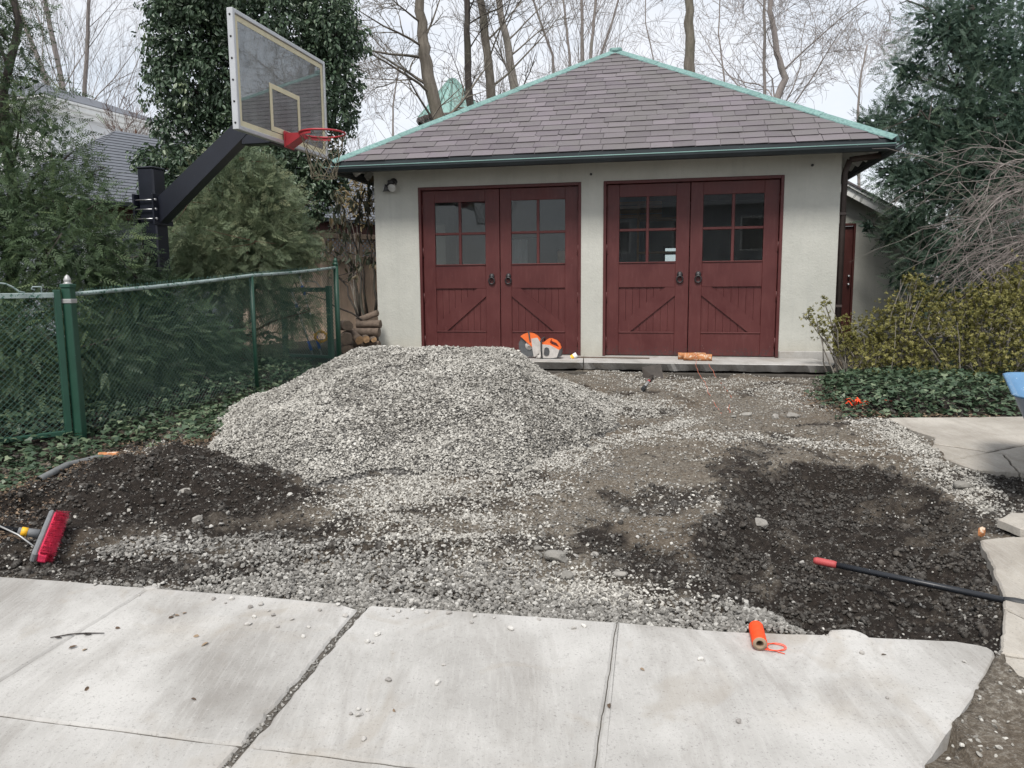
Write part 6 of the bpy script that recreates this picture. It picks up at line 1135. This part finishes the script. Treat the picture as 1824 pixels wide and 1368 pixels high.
# spool of mason's line
sq, sq2 = G(1353, 1160), G(1346, 1126); sd_ = (sq2 - sq); sd_.z = 0; SL = .155; sd_.normalize(); rS = .030; sc0 = Vector((sq.x, sq.y, float(base(sq.y)) + rS)); sp_ = empty('string_spool', sc0); tag(sp_, 'spool of bright orange mason line on the driveway edge', 'spool'); SM = Matrix.Translation((0, 0, 0)) @ sd_.to_track_quat('Z', 'Y').to_matrix().to_4x4()
prof = [(.0165, .0)]; z = .004; rr = random.Random(2)
while z < SL - .004: prof += [(rS - rr.uniform(0, .0022), z), (rS - .0026, z + .0025)]; z += .005
prof += [(.0165, SL)]; MB().lathe([(rS - .004, .001)] + prof[1:-1] + [(rS - .005, SL)], 20, SM, False).build('winding', MT['line_orange'], sp_); MB().lathe([(.0175, -.003), (rS - .003, .0), (rS - .003, .002), (.0175, SL + .002), (.0145, SL + .002), (.0145, -.003), (.0175, -.003)], 18, SM, False).build('core', MT['cardboard'], sp_)
mb = MB().lathe([(.0175, .0005), (rS - .003, .0008)], 20, SM, False); mb.build('winding_end', MT['line_orange'], sp_)
s0 = G(1362, 1158); pts = []
for k in range(44): t = k / 43; a = t * 4.6 * math.pi; r_ = .045 * (1 - .3 * t); c = G(1378 + 3 * math.sin(3 * t), 1155); pts.append(Vector((c.x + r_ * 1.15 * math.cos(a + 2.8) - .01 * math.sin(5 * t), c.y + r_ * .8 * math.sin(a + 2.8), float(base(c.y)) + .003 + .006 * abs(math.sin(a * .7)))) if 2 < k < 41 else (sc0 + Vector((.028, .0, -.02)) if k < 3 else Vector((G(1398, 1166).x, G(1398, 1166).y, G(1398, 1166).z + .003))))
MB().tube(pts[2:], .0016, 5).build('loose_line', MT['line_orange'], sp_, -sc0)
# long-handled tool at right
h0, h1, h2 = AT(1450, 998, 3.70), AT(1793, 1070, 3.28), AT(2080, 1128, 3.0); h0.z = max(h0.z, gz1(h0.x, h0.y) + .03); tl_ = empty('digging_tool', h0); tag(tl_, 'long black pole with a red grip lying across the pit', 'tool'); dv = (h1 - h0); L0 = dv.length; dv.normalize()
MB().tube([h0 + dv * .10, h1 + dv * .05], .0150, 10).build('pole', MT['pole_black'], tl_, -h0); MB().tube([h0 - dv * .002, h0 + dv * .012, h0 + dv * .09, h0 + dv * .105], [.013, .0185, .0185, .016], 10).build('grip', MT['grip_red'], tl_, -h0); MB().tube([h1 - dv * .01, h1 + dv * .03, h1 + dv * .30], [.016, .0215, .0215], 10).build('ferrule', MT['dark_rubber'], tl_, -h0)
e_ = h1 + dv * .30; TM = Matrix.Translation(e_) @ dv.to_track_quat('Y', 'Z').to_matrix().to_4x4(); MB().prism([(-.02, 0), (.02, 0), (.10, .06), (.105, .26), (0, .33), (-.105, .26), (-.10, .06)], -.003, .003, TM).build('spade_head', MT['shovel'], tl_, -h0)
# push broom at left
hA, hB = G(98, 940), G(64, 998); hA.z = gz1(hA.x, hA.y) + .07; hB.z = gz1(hB.x, hB.y) + .055; bx = (hB - hA); BLn = bx.length; bx.normalize(); cB_ = (hA + hB) / 2
def prj(p): q = CM.transposed() @ (Vector(p) - Vector((0, 0, CAMZ))); return Vector((912 + FPX * q.x / -q.z, 684 - FPX * q.y / -q.z))
e1 = bx.cross(Vector((0, 0, 1))).normalized(); e2 = e1.cross(bx); want = Vector((-75, -70)).normalized(); hd_ = max((e1 * math.cos(t) + e2 * math.sin(t) for t in [R(k) for k in range(0, 360, 2)] if .10 < (e1 * math.cos(t) + e2 * math.sin(t)).z < .36), key=lambda v: (prj(cB_ + v * .3) - prj(cB_)).normalized().dot(want)); hn = bx.cross(hd_); hn = hn if hn.z > 0 else -hn
br_ = empty('push_broom', cB_); tag(br_, 'push broom with red bristles lying on the dark soil at left', 'broom'); BB = Matrix(((bx.x, -hd_.x, hn.x, 0), (bx.y, -hd_.y, hn.y, 0), (bx.z, -hd_.z, hn.z, 0), (0, 0, 0, 1)))   # x along head, y towards bristle tips, z up
MB().span((-BLn / 2, -.026, -.030), (BLn / 2, .004, .030), .010, BB).build('block', MT['broom_grey'], br_)
mb = MB().span((-BLn / 2 + .006, .0, -.030), (BLn / 2 - .006, .055, .030), .012, BB); rr = random.Random(9)
for k in range(2600):
    x_ = rr.uniform(-BLn / 2 + .008, BLn / 2 - .008); z_ = rr.uniform(-.030, .036); y_ = .006 if rr.random() < .25 else rr.uniform(.01, .05); e2 = Vector((x_ + rr.gauss(0, .005), .072 + rr.gauss(0, .006), z_ * 1.1 + rr.gauss(0, .004))); s2 = Vector((x_, y_, .034 if rr.random() < .4 else z_)); s2.z = min(s2.z, .036); w2 = Vector((.0018, 0, .0008)); mb.add([s2 - w2, s2 + w2, e2 + w2 * .6 + Vector((0, 0, .003)), e2 - w2 * .6 + Vector((0, 0, .003))], [(0, 1, 2, 3)], BB)
mb.build('bristles', MT['bristle'], br_)
MB().tube([BB @ Vector((0, -.03, 0)), BB @ Vector((0, -.13, 0))], [.026, .018], 10).build('socket', MT['broom_grey'], br_); MB().tube([BB @ Vector((0, -.085, 0)), BB @ Vector((0, -.115, 0))], .0235, 10).build('collar', MT['yellow'], br_); hEnd = BB @ Vector((0, -1.25, 0)); MB().tube([BB @ Vector((0, -.12, 0)), hEnd], .0145, 10).build('handle', MT['pole_black'], br_)
MB().tube([BB @ Vector((0, -.36, 0)), BB @ Vector((0, -.44, 0))], .0152, 10).build('label_sleeve', MT['white'], br_); MB().tube([BB @ Vector((0, -.33, 0)), BB @ Vector((0, -.36, 0))], .0152, 10).build('label_sleeve', MT['blue'], br_); MB().tube([BB @ Vector((0, -.23, .012)), BB @ Vector((.06, -.12, .01)), BB @ Vector((BLn * .27, -.03, .0))], .0045, 6).tube([BB @ Vector((0.012 * math.cos(t), -.23, .0165 * math.sin(t))) * 1.0 for t in [2 * math.pi * i / 10 for i in range(10)]], .005, 5).build('brace', MT['galv'], br_)
# half-buried pipe and a stub of wood at the ivy's edge
def gq0(px, py, dz=.008): q = G(px, py); return Vector((q.x, q.y, gz1(q.x, q.y) + dz))
pp = [gq0(70, 864, .03), gq0(120, 838, .035), gq0(170, 815, .03), gq0(200, 808, .02)]; mb = MB().tube(pp, .024, 12, cap=False); d0 = (pp[0] - pp[1]).normalized(); mb.tube([pp[0] + d0 * .001, pp[0] - d0 * .08], [.019, .019], 12, cap=False); tag(mb.build('pipe', MT['pipe']), 'grey pipe half buried along the edge of the left ivy', 'pipe')
log(gq0(194, 808, .04), (1, .12, .0), .15, .030, 'short stub of orange wood at the end of the grey pipe', 'log_orange', seed=77)
# twig with leaves on the slab, and leaf scraps
q0, q1, q2, q3 = G(90, 1138), G(125, 1132), G(155, 1130), G(186, 1130); tw = empty('twig', q0); tag(tw, 'thin dark twig lying on the left driveway slab', 'twig'); MB().tube([q + Vector((0, 0, .006)) for q in (q0, q1, q2, q3)], [.002, .003, .003, .0018], 5).tube([q2 + Vector((0, 0, .005)), G(150, 1134) + Vector((0, 0, .012))], .003, 4).build('stem', MT['bark_dark'], tw, -q0)
for p in ((97, 1139), (150, 1133)): q = G(*p); V, F, S = spread(OV_, np.array([q[:]]) + np.array([0, 0, .006]), np.array([[1, .2, .1]]), np.array([.03]), np.array([.1]), np.random.default_rng(1), upbias=3); obj('leaf', np_mesh('leaf', V, F, S), MT['bark_dark'], tw, -q0)
rr = random.Random(31)
for i, p in enumerate(((310, 1098), (325, 1095), (300, 1103), (355, 1134), (122, 1157), (147, 1161), (150, 1232), (340, 1246), (700, 1265), (1140, 1192), (1085, 1255), (1570, 1168), (372, 1146), (205, 1120))):
    q = G(*p); V, F, S = spread(OV_, np.array([q[:]]) + np.array([0, 0, .004]), np.array([[rr.gauss(0, 1), rr.gauss(0, 1), .05]]), np.array([rr.uniform(.018, .034)]), np.array([rr.random()]), np.random.default_rng(i), upbias=3); o = obj('leaf_scrap', np_mesh('leaf_scrap', V, F, S), MT['litter']); tag(o, 'curled scrap of dead leaf on the concrete driveway', 'leaf', 'leaf scraps on the concrete driveway')
# wheelbarrow at the right edge
wc = Vector((3.57, 4.86, 0)); wbr = empty('wheelbarrow', (wc.x, wc.y, float(base(wc.y))), R(60)); tag(wbr, 'blue wheelbarrow tray jutting in at the right edge', 'wheelbarrow'); g0 = float(base(wc.y)); lipz = .365 - g0
def rrect(a, b, r, n=6):
    P = []
    for cx, cy, a0 in ((a - r, b - r, 0), (-a + r, b - r, 90), (-a + r, -b + r, 180), (a - r, -b + r, 270)):
        for i in range(n + 1): t = R(a0 + 90 * i / n); P.append((cx + r * math.cos(t), cy + r * math.sin(t)))
    return P
rings = [(rrect(.70, .335, .14), lipz - .012), (rrect(.715, .35, .15), lipz), (rrect(.70, .335, .14), lipz + .006), (rrect(.675, .31, .13), lipz - .01), (rrect(.56, .24, .12), lipz - .20), (rrect(.42, .18, .10), lipz - .285)]; n = len(rings[0][0]); mb = MB(); mb.smooth = True
mb.add([(x, y, z) for P, z in rings for x, y in P], [[k * n + j, (k + 1) * n + j, (k + 1) * n + (j + 1) % n, k * n + (j + 1) % n] for k in range(len(rings) - 1) for j in range(n)] + [[(len(rings) - 1) * n + j for j in range(n)]]); mb.build('tray', MT['barrow'], wbr)
mb = MB(); mb.smooth = True; out_ = [(rrect(.70, .335, .14), lipz - .012), (rrect(.68, .318, .13), lipz - .03), (rrect(.57, .25, .125), lipz - .205), (rrect(.43, .19, .105), lipz - .295)]; mb.add([(x, y, z) for P, z in out_ for x, y in P], [[k * n + j, k * n + (j + 1) % n, (k + 1) * n + (j + 1) % n, (k + 1) * n + j] for k in range(3) for j in range(n)] + [[3 * n + j for j in reversed(range(n))]]); mb.build('tray_shell', MT['barrow_side'], wbr)
for s in (-1, 1):
    MB().tube([(.62, s * .12, .20), (-.4, s * .19, lipz - .32), (-1.25, s * .27, lipz - .05)], .019, 8).build('handle', MT['brown'], wbr); MB().tube([(.05, s * .12, lipz - .31), (.0, s * .13, .015), (-.16, s * .13, .015), (-.2, s * .12, lipz - .3)], .014, 8).build('leg', MT['brown'], wbr)
wh_ = MB().lathe([(.10, -.045), (.17, -.05), (.20, -.03), (.205, 0), (.20, .03), (.17, .05), (.10, .045)], 20, Matrix.Translation((.82, 0, .205)) @ Matrix.Rotation(R(90), 4, 'X'), False).build('wheel', MT['dark_rubber'], wbr); MB().lathe([(.02, -.06), (.10, -.03), (.10, .03), (.02, .06)], 14, Matrix.Translation((.82, 0, .205)) @ Matrix.Rotation(R(90), 4, 'X')).build('rim', MT['steel'], wh_)

# ------------------------------------------------------------------ unseen house added behind the viewpoint, only to be mirrored in panes and backboard
hh = empty('reflection_house', (-4.0, -14.0, -.9)); tag(hh, 'unseen grey house added behind the viewpoint to be mirrored faintly in the garage panes', 'house')
MB().span((-3, -7, 0), (6, 0, 5.2)).build('wall', MT['siding_grey'], hh)
MB().add([(-3.4, -7.4, 5.2), (6.4, -7.4, 5.2), (6.4, .4, 5.2), (-3.4, .4, 5.2), (0, -3.5, 7.6), (3, -3.5, 7.6)], [(3, 2, 5, 4), (2, 1, 5), (1, 0, 4, 5), (0, 3, 4), (0, 1, 2, 3)]).build('roof', MT['shingle'], hh)
for xx in (-2.2, .8, 3.8):
    for z_ in (.9, 3.2): wn = MB().span((xx, .0, z_), (xx + 1.1, .05, z_ + 1.5), .01).build('window', MT['white'], hh); MB().span((xx + .08, .052, z_ + .08), (xx + 1.02, .06, z_ + 1.42)).build('pane', MT['iron'], wn)
MB().span((3.6, -3.9, 6), (4.5, -3.1, 9.0)).build('chimney', MT['brick_dark'], hh)

cu2 = empty('curtain', LW(-1.98, 1.9, 0), R(-12)); tag(cu2, 'pale curtain hanging behind the panes of the leftmost door', 'curtain'); mb = MB(); n = 26
mb.smooth = True; mb.add([(i * .022, .03 * math.sin(i * 1.15), z) for z in (.5, 1.75) for i in range(n)], [(i, i + 1, n + i + 1, n + i) for i in range(n - 1)]); mb.build('cloth', MT['offwhite'], cu2); MB().tube([(-.1, 0, 1.77), (.7, 0, 1.77)], .012, 8).build('rod', MT['iron'], cu2)
cb = empty('cabinet', LW(-1.05, 2.6, 0), R(-12)); tag(cb, 'dark cabinet behind the second door from the left', 'cabinet'); MB().span((0, 0, 0), (.75, .5, 1.62), .01).build('carcass', MT['inner_dark'], cb)
for x_ in (.02, .385): MB().span((x_, -.02, .08), (x_ + .345, -.002, 1.58), .006).build('cabinet_door', MT['lumber'], cb)

src = bpy.data.objects['bare_tree.003']                    # source of unseen bare trees added behind the viewpoint as reflections in the glass
for i, (x_, y_, s_, lb) in enumerate(((-10.5, -11, 1.0, 'unseen bare tree added behind the viewpoint at left to be mirrored in the left panes'), (9.0, -6, 1.0, 'unseen bare tree added behind the viewpoint at right to be mirrored in the backboard'), (-6.0, -16, 1.15, 'unseen bare tree added for reflections beside the grey house behind the viewpoint'))):
    r_ = src.copy(); COL.objects.link(r_); r_.location = (x_, y_, -.7); r_.rotation_euler = (0, 0, 1.3 * i + .7); r_.scale = (s_,) * 3; tag(r_, lb, 'tree')
    for ch in [c for c in bpy.data.objects if c.parent == src]: c_ = ch.copy(); COL.objects.link(c_); c_.parent = r_
